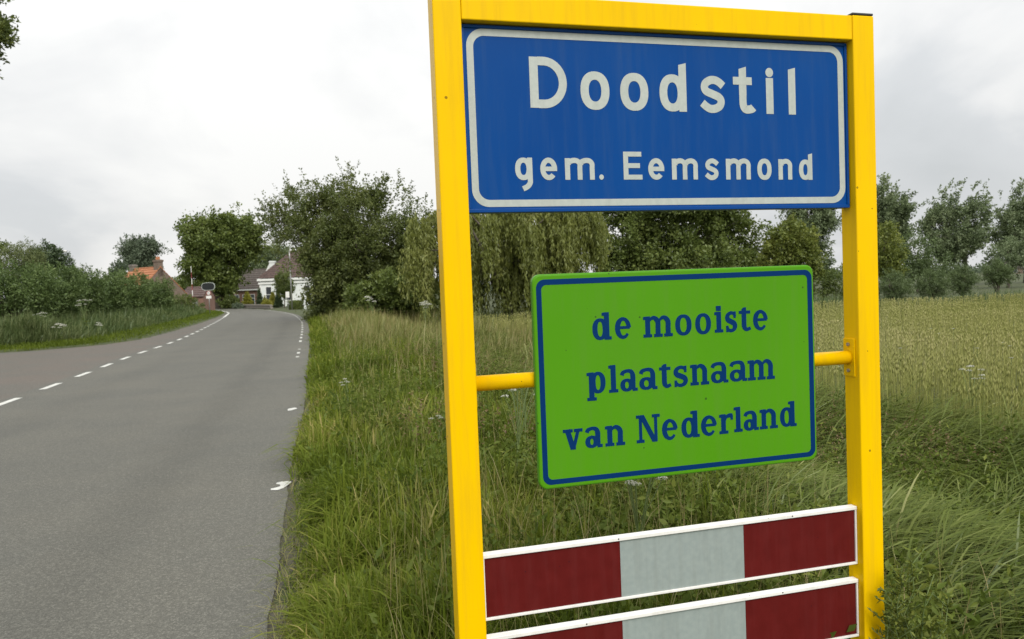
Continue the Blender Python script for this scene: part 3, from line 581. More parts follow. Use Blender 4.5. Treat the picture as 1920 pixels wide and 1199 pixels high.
tree('chestnut_tree', 'broad dense dark green chestnut tree between weeping willow and yellowish tree', 'tree', *at(c, Y),
     [lobe(c, Y, 1285, 420, 110, 85), lobe(c, Y, 1190, 440, 70, 75), lobe(c, Y, 1375, 430, 68, 75), lobe(c, Y, 1290, 500, 140, 50), lobe(c, Y, 1170, 500, 60, 45), lobe(c, Y, 1180, 395, 70, 55), lobe(c, Y, 1300, 370, 110, 50)], 'l_chestnut', 1350, 50, ln=.65, rad=.28, ls=.20, up=.0, droop=.35, trunk=(4, .3), limbs=26, clump=5, cj=.3)
c, Y = 1484, 42
tree('field_maple', 'yellowish green rounded tree beside the dark chestnut', 'tree', *at(c, Y),
     [lobe(c, Y, 1484, 455, 44, 50), lobe(c, Y, 1462, 490, 40, 40), lobe(c, Y, 1508, 485, 34, 42)], 'l_yellowgreen', 380, 38, ln=.5, rad=.2, ls=.17, trunk=(2.4, .12), limbs=14)
c, Y = 1552, 41
tree('blackthorn_shrub', 'low dark shrub at the edge of the wheat behind the sign', 'shrub', *at(c, Y),
     [lobe(c, Y, 1545, 530, 26, 26), lobe(c, Y, 1575, 520, 24, 34)], 'l_chestnut', 120, 28, ln=.45, rad=.14, ls=.11, trunk=(1., .05), limbs=6)
PG = 'wind-combed poplars beyond the wheat field'
for nm, lab, px, Yd, lob in (
    ('poplar', 'loose poplar half hidden by the right yellow post, beside the yellowish tree', 1525, 72, [(1530, 410, 40, 50), (1505, 440, 42, 42), (1555, 395, 28, 40), (1545, 475, 30, 35), (1515, 370, 36, 36)]),
    ('poplar', 'poplar with windswept tufts just right of the yellow post', 1680, 72, [(1668, 390, 34, 46), (1695, 390, 22, 26), (1650, 420, 40, 48), (1700, 425, 24, 26), (1668, 460, 40, 36)]),
    ('poplar', 'broadest windswept poplar standing above two pollard bushes', 1812, 75, [(1810, 385, 48, 46), (1770, 410, 34, 38), (1838, 405, 34, 40), (1800, 440, 56, 34), (1845, 440, 34, 24), (1750, 400, 18, 22), (1790, 470, 34, 26)]),
    ('poplar', 'windswept poplar over the far pollard bush with trunk', 1925, 76, [(1915, 390, 36, 40), (1900, 425, 40, 30), (1950, 400, 46, 55), (1935, 445, 50, 30)])):
    tree(nm, lab, 'tree', *at(px, Yd), [lobe(px, Yd, *l) for l in lob], 'l_poplar', 640, 32, ln=1.1, rad=.18, ls=.25, asp=.5, out=.6, up=.85, wind=.55, droop=0, spikes=40, spike_len=1.0, trunk=(6.5, .2), limbs=34, group=PG, inner=.3, clump=8, cj=.22)
c, Y = 1668, 50
tree('young_maple', 'light green tree just right of the yellow post below the poplar', 'tree', *at(c, Y), [lobe(c, Y, 1660, 455, 34, 38), lobe(c, Y, 1672, 490, 28, 30)], 'l_yellowgreen', 170, 32, ln=.5, rad=.2, ls=.18, trunk=(2.4, .09), limbs=10)
c, Y = 1722, 58
tree('elm_tree', 'mid green bushy tree between the two windswept poplars', 'tree', *at(c, Y), [lobe(c, Y, 1720, 475, 40, 42), lobe(c, Y, 1700, 500, 36, 32), lobe(c, Y, 1760, 495, 30, 30)], 'l_pollard', 260, 30, ln=.7, rad=.2, ls=.16, trunk=(3, .12), limbs=12)
c, Y = 1892, 60
tree('alder_tree', 'dark round tree behind the pollard bush with bare trunk', 'tree', *at(c, Y), [lobe(c, Y, 1892, 480, 38, 32), lobe(c, Y, 1930, 475, 44, 40)], 'l_poplar', 240, 30, ln=.7, rad=.2, ls=.17, trunk=(3, .12), limbs=14)
for lab, px, py, r, Y in (('widest round pollard willow bush close to the yellow post', 1677, 524, 31, 38.5), ('round pollard willow bush, second along the reeds from the yellow post', 1750, 522, 29, 39.5), ('round pollard willow bush, third along the reeds from the yellow post', 1806, 517, 26, 41), ('small pollard willow bush on a short bare trunk by the open field', 1871, 508, 24, 43)):
    tree('pollard_willow', lab, 'bush', *at(px+2, Y), [lobe(px, Y, px, py, r, r*.88)], 'l_pollard', 170, 34, ln=.42, rad=.09, ls=.11, asp=.3, up=.25, droop=.05, trunk=(1.0, .11), limbs=14, group='round pollard bushes along the wheat field', inner=.25)

# ------------------------------------------------------------------ left side trees and bushes
BG = 'bushes along the left bank'
for lab, px, py, rw, rh, Y in (('largest shaggy bush at the end of the left bank hedge row', 25, 549, 76, 50, 36), ('shaggy willow bush, second in the left bank row counted from the side road', 108, 547, 47, 44, 41), ('shaggy willow bush, third in the left bank row counted from the side road', 158, 547, 38, 40, 46),
    ('shaggy willow bush, fourth in the left bank row counted from the side road', 206, 548, 34, 34, 52), ('shaggy willow bush, fifth in the left bank row counted from the side road', 250, 547, 34, 34, 58), ('small willow bush in front of the brown gable at the end of the row', 300, 552, 28, 27, 66), ('bush off the row behind the biggest bank bush', -70, 530, 80, 60, 37)):
    tree('willow_bush', lab, 'bush', *at(px, Y), [lobe(px, Y, px, py, rw, rh), lobe(px, Y, px-rw*.4, py+12, rw*.6, rh*.75), lobe(px, Y, px+rw*.4, py+14, rw*.6, rh*.7)], 'l_bush', 320, 36, ln=.6, rad=.17, ls=.15, asp=.4, up=.45, droop=.05, trunk=(1.4, .1), limbs=12, group=BG, inner=.4, spikes=30, spike_len=.6)
c, Y = 342, 74
tree('low_bush', 'low yellowish green bush below the brown gable slope', 'bush', *at(c, Y), [lobe(c, Y, 335, 566, 26, 14), lobe(c, Y, 365, 570, 18, 12)], 'l_garden', 120, 28, ln=.5, rad=.15, ls=.14, trunk=(.7, .05), limbs=5)
c, Y = 50, 56
tree('pale_willow', 'pale green round willow rising behind the left bank bushes', 'tree', *at(c, Y), [lobe(c, Y, 50, 492, 38, 38), lobe(c, Y, 35, 505, 30, 40), lobe(c, Y, 72, 505, 24, 34)], 'l_pale', 330, 32, ln=.8, rad=.18, ls=.16, asp=.3, trunk=(4, .2))
c, Y = 98, 68
tree('pine_tree', 'dark tree beside the street lamp behind the left bank bushes', 'tree', *at(c, Y), [lobe(c, Y, 95, 482, 28, 26), lobe(c, Y, 112, 495, 22, 22), lobe(c, Y, 80, 500, 24, 30)], 'l_conifer', 260, 30, ln=.8, rad=.2, ls=.2, up=.1, trunk=(4, .2))
c, Y = -8, 62
tree('dark_maple', 'dark tree at the left behind the pale willow', 'tree', *at(c, Y), [lobe(c, Y, -8, 480, 28, 34), lobe(c, Y, -40, 470, 40, 50)], 'l_chestnut', 260, 30, ln=.8, rad=.2, ls=.19, trunk=(4, .2))
# spruce
def conifer(name, label, x, y, h, r, mat, group=None, n=260, k=16, ls=.12, cat='conifer'):
    z = float(gz(x, y))-.02; t = thing(name, label, cat, (float(x), float(y), z), 0, group)
    u = 1-np.sqrt(rng.random(n)); a = rng.random(n)*2*math.pi; prof = (1-u)*r*(.85+.15*np.sin(u*30))
    P = np.stack([np.cos(a)*prof*.35, np.sin(a)*prof*.35, .12+u*(h-.25)], 1); D = np.stack([np.cos(a), np.sin(a), .25+.6*u], 1)
    V, F, T = sprays(P, D, prof*.75+.08, k, .06*r+.02, ls, .35, .1, .6); npmesh('crown', V, [F], mat, t, tint=T)
    MB().tube([(0, 0, -.2), (0, 0, h*.5), (0, 0, h*.96)], [.06*r+.03, .04*r+.02, .01], 6).build('trunk', 'bark', t, smooth=True); return t
conifer('spruce_tree', 'small dark spruce tip right of the street lamp', *at(138, 74), zat(138, 476, 74), 1.9, 'l_conifer', n=420, ls=.22)
c, Y = 268, 135
tree('round_tree', 'grey green round crowned tree behind the orange roofed house', 'tree', *at(c, Y), [lobe(c, Y, 270, 472, 32, 30), lobe(c, Y, 288, 458, 18, 18), lobe(c, Y, 254, 467, 18, 22), lobe(c, Y, 274, 495, 30, 24)], 'l_grey', 520, 34, ln=1.3, rad=.42, ls=.36, up=.5, wind=.3, trunk=(9, .45), limbs=24, clump=6, cj=.5)
c, Y = 232, 120
tree('low_grey_tree', 'small tree peeking left of the brick chimney', 'tree', *at(c, Y), [lobe(c, Y, 228, 505, 14, 14)], 'l_grey', 70, 24, ln=.8, rad=.3, ls=.3, trunk=(4, .15), limbs=6)
c, Y = 332, 128
tree('garden_tree', 'dark tree between the orange roofed house and the big roadside tree', 'tree', *at(c, Y), [lobe(c, Y, 326, 535, 14, 14), lobe(c, Y, 352, 535, 16, 18)], 'l_chestnut', 180, 28, ln=1., rad=.35, ls=.3, trunk=(5, .2), limbs=10)
c, Y = 412, 114
tree('linden_tree', 'largest broad crowned tree at the road bend above the oval board', 'tree', *at(c, Y), [lobe(c, Y, 420, 442, 66, 42), lobe(c, Y, 386, 432, 34, 28), lobe(c, Y, 460, 435, 34, 32), lobe(c, Y, 408, 490, 58, 46), lobe(c, Y, 376, 488, 24, 40), lobe(c, Y, 474, 458, 24, 32), lobe(c, Y, 404, 532, 44, 22), lobe(c, Y, 428, 520, 28, 24)], 'l_chestnut', 1300, 38, ln=1.4, rad=.46, ls=.42, up=.05, droop=.25, trunk=(6, .65), limbs=30, clump=6, cj=.55)
c, Y = 505, 165
tree('back_tree', 'dark green tree behind the white house', 'tree', *at(c, Y), [lobe(c, Y, 500, 490, 30, 26), lobe(c, Y, 528, 485, 30, 24), lobe(c, Y, 475, 505, 24, 22)], 'l_poplar', 420, 30, ln=1.6, rad=.5, ls=.42, trunk=(7, .4))
# tall tree whose lowest branch reaches into the top left corner
c, Y = -165, 31
tree('lime_tree', 'tall broadleaf tree at the side road, one leafy branch reaching over', 'tree', *at(c, Y), [lobe(c, Y, -165, -40, 190, 190), lobe(c, Y, -110, 60, 125, 62), lobe(c, Y, -165, 200, 120, 90), lobe(c, Y, -15, 50, 52, 30)]+[lobe(c, Y, 8, 72, 40, 24), lobe(c, Y, 0, 45, 32, 24), lobe(c, Y, -8, 118, 26, 12)]*4, 'l_garden', 1000, 34, ln=.6, rad=.16, ls=.17, up=.1, droop=.2, spikes=40, spike_len=.6, trunk=(11, .28), limbs=30)

# ------------------------------------------------------------------ houses
def win(parent, x0, x1, z0, z1, y, bars=1, t=.07):
    f = MB(); f.box(x0, x1, y-.05, y+.01, z0, z0+t).box(x0, x1, y-.05, y+.01, z1-t, z1).box(x0, x0+t, y-.048, y+.01, z0+t, z1-t).box(x1-t, x1, y-.048, y+.01, z0+t, z1-t)
    w = MB().box(x0+t*.9, x1-t*.9, y-.02, y+.008, z0+t*.9, z1-t*.9).build('window', 'glass', parent)
    f.build('window_frame', 'trim', w)
    if bars: MB().box(x0+t, x1-t, y-.04, y-.022, (z0+z1)/2-.03+.2, (z0+z1)/2+.03+.2).build('window_bar', 'trim', w)
    MB().box(x0-.06, x1+.06, y-.09, y+.005, z0-.07, z0-.003).build('window_sill', 'trim', w)
def gable_house(name, label, x, y, rz, w, d, eave, ridge, wall, roof, courses=9, over=.18):
    """ridge along local x; front face at local y=0 looking to -y"""
    t = thing(name, label, 'house', (float(x), float(y), 0), rz)
    b = MB(); b.prism([(0, 0, -.2), (0, d, -.2), (0, d, eave), (0, d/2, ridge), (0, 0, eave)], (w, 0, 0)); b.build('wall', wall, t)
    r = MB()
    for s in (0, 1):
        for k in range(courses):
            u0, u1 = k/courses, (k+1.12)/courses; u1 = min(u1, 1.0)
            ya, yb = (-over+(d/2+over)*u0, -over+(d/2+over)*u1); sl = (ridge-eave)/(d/2); za, zb = eave+(ya)*sl, eave+yb*sl
            lift = .09
            P = [(-over*.3, ya, za+.05+lift), (-over*.3, yb, zb+.05), (-over*.3, yb, zb+.015), (-over*.3, ya, za+.015)]
            if s: P = [(p[0], d-p[1], p[2]) for p in P]
            r.prism(P, (w+over*.6, 0, 0))
    r.tube([(-over*.3, d/2, ridge+.06), (w+over*.3, d/2, ridge+.06)], .10, 8)
    ro = r.build('roof', roof, t); return t, ro
def chimney(parent, x, y, z0, z1, s=.45, mat='brick', pots=0):
    c = MB().box(x-s, x+s, y-s*.8, y+s*.8, z0, z1).box(x-s*1.15, x+s*1.15, y-s*.95, y+s*.95, z1-.25, z1-.05).build('chimney', mat, parent, bevel=.01)
    for k in range(pots): MB().tube([(x-s*.5+k*s, y, z1-.02), (x-s*.5+k*s, y, z1+.35)], [.13, .1], 8).build('chimney_pot', 'tile_orange', c)
# orange roofed house: gable end to the road
Y = 88; X, _ = at(350, Y)
# local x along ridge from gable (x=0) to the far end; gable faces the camera to the right
hw, o_r = gable_house('orange_roofed_house', 'brown brick house with orange tiled roof and two chimneys', -37.7, 90.5, math.radians(145), 6.2, 6.0, 2.25, 5.3, 'brick', 'tile_orange', 11, over=.10)
chimney(o_r, .42, 3.0, 4.3, 6.2, .42, 'brick', 2); chimney(o_r, 5.7, 3.0, 4.6, 5.9, .36, 'stone')
MB().box(2.6, 3.6, .55, 1.5, 3.3, 4.35).build('dormer', 'trim', o_r)
# low red roofed annex
an, _r = gable_house('annex', 'low outbuilding with dull red roof beside the brown gable', *at(344, 96), math.radians(2), 2.6, 4, 1.9, 3.0, 'redbrick', 'tile_dark', 5)
# small brick cottage left of the trunk
ct, cr_ = gable_house('brick_cottage', 'small red brick cottage with white window behind the oval board', *at(376, 128), math.radians(1), 3.1, 4, 2.15, 3.3, 'redbrick', 'tile_dark', 5)
win(ct, .65, 2.4, .15, 1.85, 0, t=.13)
MB().prism([(-.1, -.2, 2.0), (-.1, -.2, 2.25), (-.1, 1.2, 2.95), (-.1, 1.2, 2.7)], (-.15, 0, 0)).build('bargeboard', 'trim', ct)
# long low house
lh, lr = gable_house('low_brick_house', 'long low brick house with grey brown roof and white gutter', *at(420, 126), math.radians(-3), 8.4, 7, 2.75, 6.0, 'redbrick', 'tile_grey', 10)
for a in (.5, 2.0, 3.3): win(lh, a, a+.75, .3, 2.0, 0)
win(lh, 4.6, 5.3, .3, 2.0, 0)
MB().box(-.1, 8.5, -.34, -.2, 2.62, 2.80).build('gutter', 'trim', lh)
MB().box(5.4, 5.9, 1.2, 1.55, 4.35, 4.5).build('skylight', 'trim', lr)
# white house with steep hipped roof
Y = 112; x0, _ = at(491, Y)
wh = thing('white_house', 'white plastered house with steep dark reddish roof and cornice', 'house', (x0, Y, 0), math.radians(-4))
Wd, Dp, Ev, Rg = 9.2, 9, 4.05, 8.1
MB().box(0, Wd, 0, Dp, -.2, Ev).build('wall', 'plaster', wh)
r = MB(); n = 14
for k in range(n):
    a, b2 = k/n, min(1, (k+1.12)/n)
    def ringp(u, dz): i = .15-u*(3.55); j = -.25+u*(Dp/2+.15); return [(-.1-.15+u*3.6, j, Ev+.1+u*(Rg-Ev)+dz), (Wd+.25-u*3.6, j, Ev+.1+u*(Rg-Ev)+dz), (Wd+.25-u*3.6, Dp-j, Ev+.1+u*(Rg-Ev)+dz), (-.25+u*3.6, Dp-j, Ev+.1+u*(Rg-Ev)+dz)]
    A, B_ = ringp(a, .1), ringp(b2, .0); C_ = ringp(a, 0); base = len(r.v); r.v += A+B_+C_
    for q in range(4): r.f.append((base+q, base+(q+1) % 4, base+4+(q+1) % 4, base+4+q)); r.f.append((base+8+q, base+8+(q+1) % 4, base+(q+1) % 4, base+q))
r.tube([(3.3, Dp/2, Rg+.1), (Wd-3.3, Dp/2, Rg+.1)], .16, 8)
ro = r.build('roof', 'tile_dark', wh); chimney(ro, 3.6, Dp/2, Rg-.3, Rg+.5, .4, 'plaster')
MB().box(-.28, Wd+.28, -.32, -.003, Ev-.28, Ev+.02).box(-.2, Wd+.2, -.16, -.002, Ev-.75, Ev-.5).build('cornice', 'trim', wh)
MB().box(-.05, .22, -.06, -.003, -.2, Ev-.76).build('corner_pilaster', 'trim', wh)
win(wh, .75, 1.75, .2, 3.0, -.002, t=.12); win(wh, 3.7, 4.8, .8, 3.0, -.002, t=.12); win(wh, 6.3, 7.4, .8, 3.0, -.002, t=.12)
# side gable strip with little chimney, seen left of the roof
MB().prism([(-.9, 2.2, 3.3), (-.55, 2.2, 3.3), (1.0, 2.2, 6.3), (.65, 2.2, 6.3)], (0, .4, 0)).build('gable_coping', 'trim', wh)
chimney(wh, 1.1, 2.4, 5.0, 6.7, .38, 'plaster')
# far farmhouse on the right horizon
fh, fr = gable_house('far_farmhouse', 'far grey farmhouse beyond the open field', *at(1893, 170), 0, 6, 6, 1.2, 2.7, 'brick', 'tile_grey', 5)
win(fh, 1, 2, .3, 1.0, 0, 0); win(fh, 3.2, 4.2, .3, 1.0, 0, 0)

# ------------------------------------------------------------------ village furniture
def street_lamp(label, x, y, h, arm, mat='steel'):
    t = thing('street_lamp', label, 'street lamp', (x, y, -.02), 0, None)
    path = [(0, 0, -.2), (0, 0, h*.5), (0, 0, h-.8)]
    if arm: path += [(.06*arm, 0, h-.4), (.35*arm, 0, h-.12), (1.0*arm, 0, h)]
    else: path += [(0, 0, h)]
    MB().tube(path, [.09, .075, .06]+[.045]*(len(path)-3), 8).build('pole', mat, t, smooth=True)
    hx = 1.0*arm
    hd = MB().tube([(hx, 0, h-.01), (hx+.3*(arm or 1), 0, h+.05), (hx+.75*(arm or 1), 0, h+.04)], [.06, .13, .08], 8).build('lamp_head', 'white', t, smooth=True)
street_lamp('street lamp with curved arm rising above the left bank bushes', *at(97, 70), zat(97, 473, 70), 1)
street_lamp('slim grey street lamp in front of the white house', *at(549, 84), zat(549, 470, 84), 0)
# red and white striped pole
x, y = at(364, 80); t = thing('striped_pole', 'thin red and white striped pole beside the brown gable', 'pole', (x, y, .04), 0)
zt = zat(361, 500, 80)
seg = 8
for k in range(seg):
    MB().tube([(-.1*k/seg*0, 0, zt*k/seg-(.2 if k == 0 else 0)), (0, 0, zt*(k+1)/seg)], .048-.003*k, 10).build('band', 'white' if k % 2 == 1 else 'sign_red', t, smooth=False)
# oval board and round sign on one post
x, y = at(394, 74); x = float(x); t = thing('oval_sign_post', 'dark oval board with white rim above a small round red rimmed sign', 'road sign', (x, y, .05), 0)
zc = zat(394, 537, 74)-.05; s = 74/FPX
MB().tube([(0, .08, -.3), (0, .08, zc)], .04, 8).build('pole', 'steel', t, smooth=True)
def oval(rx_, rz, n=36, k=3.0): return [(rx_*math.copysign(abs(math.cos(a))**(2/k), math.cos(a)), rz*math.copysign(abs(math.sin(a))**(2/k), math.sin(a))) for a in np.linspace(0, 2*math.pi, n, endpoint=False)]
ob = MB().prism([(px, 0, zc+pz) for px, pz in oval(11.8*s, 6.8*s)], (0, .03, 0)).build('oval_board', 'mirror', t)
A, B_ = oval(12.6*s, 7.5*s), oval(11.7*s, 6.7*s); b = MB(); n = len(A)
b.v = [(p, -.012, zc+q) for p, q in A]+[(p, -.012, zc+q) for p, q in B_]+[(p, .035, zc+q) for p, q in A]
b.f = [(k, (k+1) % n, n+(k+1) % n, n+k) for k in range(n)]+[(2*n+k, 2*n+(k+1) % n, (k+1) % n, k) for k in range(n)]
b.build('rim', 'lettering', ob)
zr = zc-12.3*s; circ = lambda r: [(r*math.cos(a), r*math.sin(a)) for a in np.linspace(0, 2*math.pi, 24, endpoint=False)]
rs = MB().prism([(p, .0, zr+q) for p, q in circ(4.3*s)], (0, .02, 0)).build('round_sign', 'sign_red', t)
MB().poly([(p, -.004, zr+q) for p, q in circ(3.2*s)]).build('sign_face', 'white', rs)
letters([('2', 0, 0, 0, 0)], lambda *a: Glyph(), 1, 1, 0, 'cap', rs) if False else None
for pts in ([(-1.7, 1.3), (-1.2, 1.8), (-.6, 1.5), (-.6, .8), (-1.7, -1.6), (-.4, -1.6)], [(.5, 1.2), (1.1, 1.8), (1.1, -1.7)]):
    g = Glyph(); g.stroke([(p*s, q*s) for p, q in pts], .6*s, False); b = MB()
    for pc in g.p:
        for q in pc: b.poly([(u, -.007, zr+v) for u, v in q])
    b.build('digit', 'cap', rs)
MB().box(-4.8*s, 4.8*s, .0, .02, zr-10.3*s, zr-5.2*s).build('sub_plate', 'white', t)
# white notice board, gate post, grey box
x, y = at(541.5, 86); t = thing('notice_board', 'small white notice board beside the slim street lamp', 'sign', (x, y, 0))
MB().box(-.2, .2, 0, .04, 1.0+.35, 2.0).build('board', 'white', t, bevel=.01); MB().tube([(0, .06, -.2), (0, .06, 1.95)], .03, 6).build('pole', 'steel', t)
x, y = at(574, 84); t = thing('gate_post', 'white gate post behind the clipped hedge', 'post', (x, y, 0))
MB().box(-.12, .12, -.12, .12, -.2, 1.9).build('shaft', 'plaster', t, bevel=.02); MB().box(-.17, .17, -.17, .17, 1.903, 2.0).build('cap_stone', 'plaster', t, bevel=.02)
x, y = at(368, 92); t = thing('utility_cabinet', 'grey utility cabinet beside the striped pole', 'cabinet', (x, y, .02))
MB().box(-.28, .28, -.2, .2, -.1, 1.5).build('body', 'steel', t, bevel=.02); MB().box(-.31, .31, -.23, .23, 1.503, 1.56).build('lid', 'steel', t, bevel=.01)
# low stone garden wall: stones as its parts
gw = thing('garden_wall', 'low stone wall along the far side of the road bend', 'wall', (0, 0, 0))
off2 = REs.copy(); sG, fG = along(off2); t0 = np.interp(93, off2[:, 1], sG); t1 = np.interp(126, off2[:, 1], sG); protos = []
for k in range(3):
    o = MB().box(-.42, .42, -.16, .16, -.14, .14).build('stone', 'stone', gw, bevel=.05); protos.append(o)
tt_, row = t0, 0; used = set()
for rowz in (.13, .42):
    tt_ = t0+(.4 if rowz > .2 else 0)
    while tt_ < t1:
        a, b_ = fG(tt_), fG(tt_+.5); ang = math.atan2(b_[1]-a[1], b_[0]-a[0]); k = random.randrange(3)
        o = protos[k] if k not in used else protos[k].copy()
        if k in used: COL.objects.link(o)
        used.add(k)
        o.location = (a[0]+.7*math.sin(-ang)*-1*0+.55, a[1]+.55, rowz); o.rotation_euler = (random.uniform(-.04, .04), random.uniform(-.04, .04), ang); o.scale = (random.uniform(.85, 1.0), 1, random.uniform(.9, 1.02)); tt_ += .86
# garden plants in front of the houses
def garden(px, Y): x, y = at(px, Y); return x, y
conifer('golden_conifer', 'dome shaped golden conifer before the low brick house', *at(466, 112), 2.5, .95, 'l_gold', n=420, k=18, ls=.16)
conifer('golden_conifer', 'leaning golden conifer under the white house window', *at(514, 104), 2.2, .75, 'l_gold', n=300, k=18, ls=.15)
conifer('golden_conifer', 'slim golden conifer at the white house corner', *at(499, 106), 1.8, .5, 'l_gold', n=200, k=16, ls=.14)
conifer('dark_conifer', 'dark columnar conifer between the low house and white house', *at(489, 108), 3.0, .55, 'l_conifer', n=300, ls=.16)
conifer('dark_conifer', 'dark pointed conifer beside the globe tree', *at(524, 102), 2.6, .6, 'l_conifer', n=300, ls=.16)
def shrub(name, label, px, Y, lob, mat, n=120, ls=.14, ln=.4, k=26, z=None): return tree(name, label, 'shrub', *at(px, Y), [lobe(px, Y, *l) for l in lob], mat, n, k, ln=ln, rad=.13, ls=ls, trunk=(.6, .05), limbs=5, z=z)
shrub('green_shrub', 'spreading yellowish green shrub next to the thick trunk', 436, 112, [(436, 564, 14, 10), (425, 570, 10, 8)], 'l_garden', 220, .2, .5)
shrub('low_gold_shrub', 'low gold leaved shrub at the garden wall', 503, 101, [(503, 570, 9, 6)], 'l_gold', 90)
shrub('grey_shrub', 'low grey shrub on the garden wall by the domed conifer', 448, 108, [(448, 573, 9, 5)], 'l_grey', 90)
shrub('gold_ball_shrub', 'golden shrub peeking over the clipped hedge', 575, 86, [(576, 560, 6, 6)], 'l_gold', 60, .1, .25)
tree('globe_tree', 'clipped round tree in front of the white house', 'tree', *at(535, 98), [lobe(535, 98, 534, 530, 15, 24), lobe(535, 98, 540, 540, 14, 16)], 'l_garden', 300, 30, ln=.5, rad=.18, ls=.16, trunk=(2.4, .09), limbs=10)
hd = thing('clipped_hedge', 'clipped dark green hedge under the slim street lamp', 'hedge', (*at(556, 86), 0), math.radians(-52))
n = 900; P = np.stack([rng.uniform(-1.6, 1.6, n), rng.uniform(-.3, .3, n), rng.uniform(.05, .95, n)], 1)
V, F, T = sprays(P, rng.normal(size=(n, 3)), .15, 12, .05, .09); npmesh('foliage', V, [F], 'l_chestnut', hd, tint=T)
b = MB()
for i in range(9): b.tube([(-1.5+i*.37, 0, -.2), (-1.5+i*.37, .02, .7)], [.03, .015], 5)
b.build('stems', 'bark', hd)
# distant woodland line beyond the fields
n = 5200; X = rng.uniform(-420, 420, n); Yf = rng.uniform(225, 260, n); hh = (1.2+3.4*vnoise(X, Yf*0, 22, 2)**1.5)
P = np.stack([X, Yf, rng.random(n)*hh], 1); V, F, T = sprays(P, rng.normal(size=(n, 3))+np.array([0, 0, .5]), 1.2, 9, .7, 1.1)
stuff(npmesh('far_woodland', V, [F], 'l_grey', tint=T), 'low dark line of distant woodland along the horizon', 'woodland')

# ------------------------------------------------------------------ grasses, reeds and wheat
def blades(name, P, H, Wd, ang, bend, mat, tint, label, cat, lev=(.0, .42, .78), droop=.55):
    n = len(P); t = np.array(list(lev)+[1.0]); dirv = np.stack([np.cos(ang), np.sin(ang), np.zeros(n)], 1); side = np.stack([-np.sin(ang), np.cos(ang), np.zeros(n)], 1)
    tw = rng.normal(0, .6, n); side = side*np.cos(tw)[:, None]+dirv*np.sin(tw)[:, None]
    V = []
    for i, q in enumerate(t):
        c = P+dirv*(H*bend*q**1.7)[:, None]; c[:, 2] += H*(q-droop*bend*q**2.6)
        w = (Wd*(1-.35*q)*(.8 if q == 0 else 1)*.5)[:, None]
        if i == len(t)-1: V.append(c)
        else: V.append(c-side*w); V.append(c+side*w)
    k = len(V); V = np.stack(V, 1).reshape(-1, 3); b = np.arange(n)[:, None]*k
    Q = [b+[[2*i, 2*i+1, 2*i+3, 2*i+2]] for i in range(len(t)-2)]; T3 = b+[[k-3, k-2, k-1]]
    o = npmesh(name, V, [np.concatenate(Q), T3], mat, tint=np.repeat(np.clip(tint, 0, 1), k)); return stuff(o, label, cat)
def scatter(n, y0, y1, d0, d1, pw=2.0, inview=True):
    """points right of the road edge, denser near the viewer"""
    u = rng.random(n); a = 1-pw
    y = (y0**a+(y1**a-y0**a)*u)**(1/a); d = rng.uniform(d0, d1, n); x = rx(y)+d/.966
    if inview: k = np.abs(x+.05*y) < .74*y+1.6; x, y, d = x[k], y[k], d[k]
    return x, y, d
SIGN = np.array([(-.175+s*math.cos(.2636), 2.0524+s*math.sin(.2636)) for s in np.linspace(0, 1.36, 6)])
def P3(x, y, dz=0): return np.stack([x, y, gz(x, y)+dz], 1)
# verge grass (fine)
x, y, d = scatter(190000, 2.2, 50, .10, 3.4, 1.85); sh_ = .12*sst(5.5, 8, y)+.10*(vnoise(y, y*0, .7, 15)-.4); x = x-sh_; d = np.maximum(d-.02, .1)
edge = sst(.06, .36, d); pat = vnoise(x, y, .8, 11); pat2 = vnoise(x, y, .22, 12); pat3 = vnoise(x, y, .35, 13)
keep = rng.random(len(x)) < (.25+.75*edge)*(.35+.65*sst(.15, .5, pat3)); x, y, d, pat, pat2, edge = [v[keep] for v in (x, y, d, pat, pat2, edge)]
H = (.06+.24*pat**1.4+.17*pat2)*(.45+.55*edge)*rng.uniform(.5, 1.35, len(x)); H = np.where(y > 14, H*1.35, H)
wd = .0046*(1+.12*y)*rng.uniform(.6, 1.5, len(x))*np.where(rng.random(len(x)) < .16, 2.1, 1); ang = 7*vnoise(x, y, .4, 14)-3.5+rng.normal(0, 1.5, len(x)); bend = np.clip(rng.normal(.72, .42, len(x)), .02, 1.45)
blades('verge_grass', P3(x, y, -.01), H, wd, ang, bend, 'g_verge', np.clip(.36+.55*(vnoise(x, y, 1.3, 21)-.5)+.3*(vnoise(x, y, .3, 22)-.5)+rng.normal(0, .22, len(x)), 0, 1), 'uneven green grass of the roadside verge around the posts', 'grass')
x, y, d = scatter(2600, 2.6, 20, .5, 3.6, 1.5); H = rng.uniform(.35, .75, len(x))*(.6+.6*vnoise(x, y, 1.1, 16))
blades('grass_stalks', P3(x, y, -.01), H, .0022*(1+.14*y), rng.random(len(x))*6.3, rng.uniform(.05, .5, len(x)), 'g_straw', rng.uniform(.25, .9, len(x)), 'thin seeding grass stalks standing above the verge grass', 'grass')
# dry thatch and trampled stalks close to the tarmac
x, y, d = scatter(2600, 2.4, 22, .02, .42, 1.8)
blades('dry_grass', P3(x, y, .01), rng.uniform(.06, .22, len(x)), .003*(1+.1*y), rng.random(len(x))*6.3, rng.uniform(.7, 1.3, len(x)), 'g_straw', rng.uniform(.2, .85, len(x)), 'dry straw coloured grass bits lining the tarmac edge', 'grass', droop=.65)
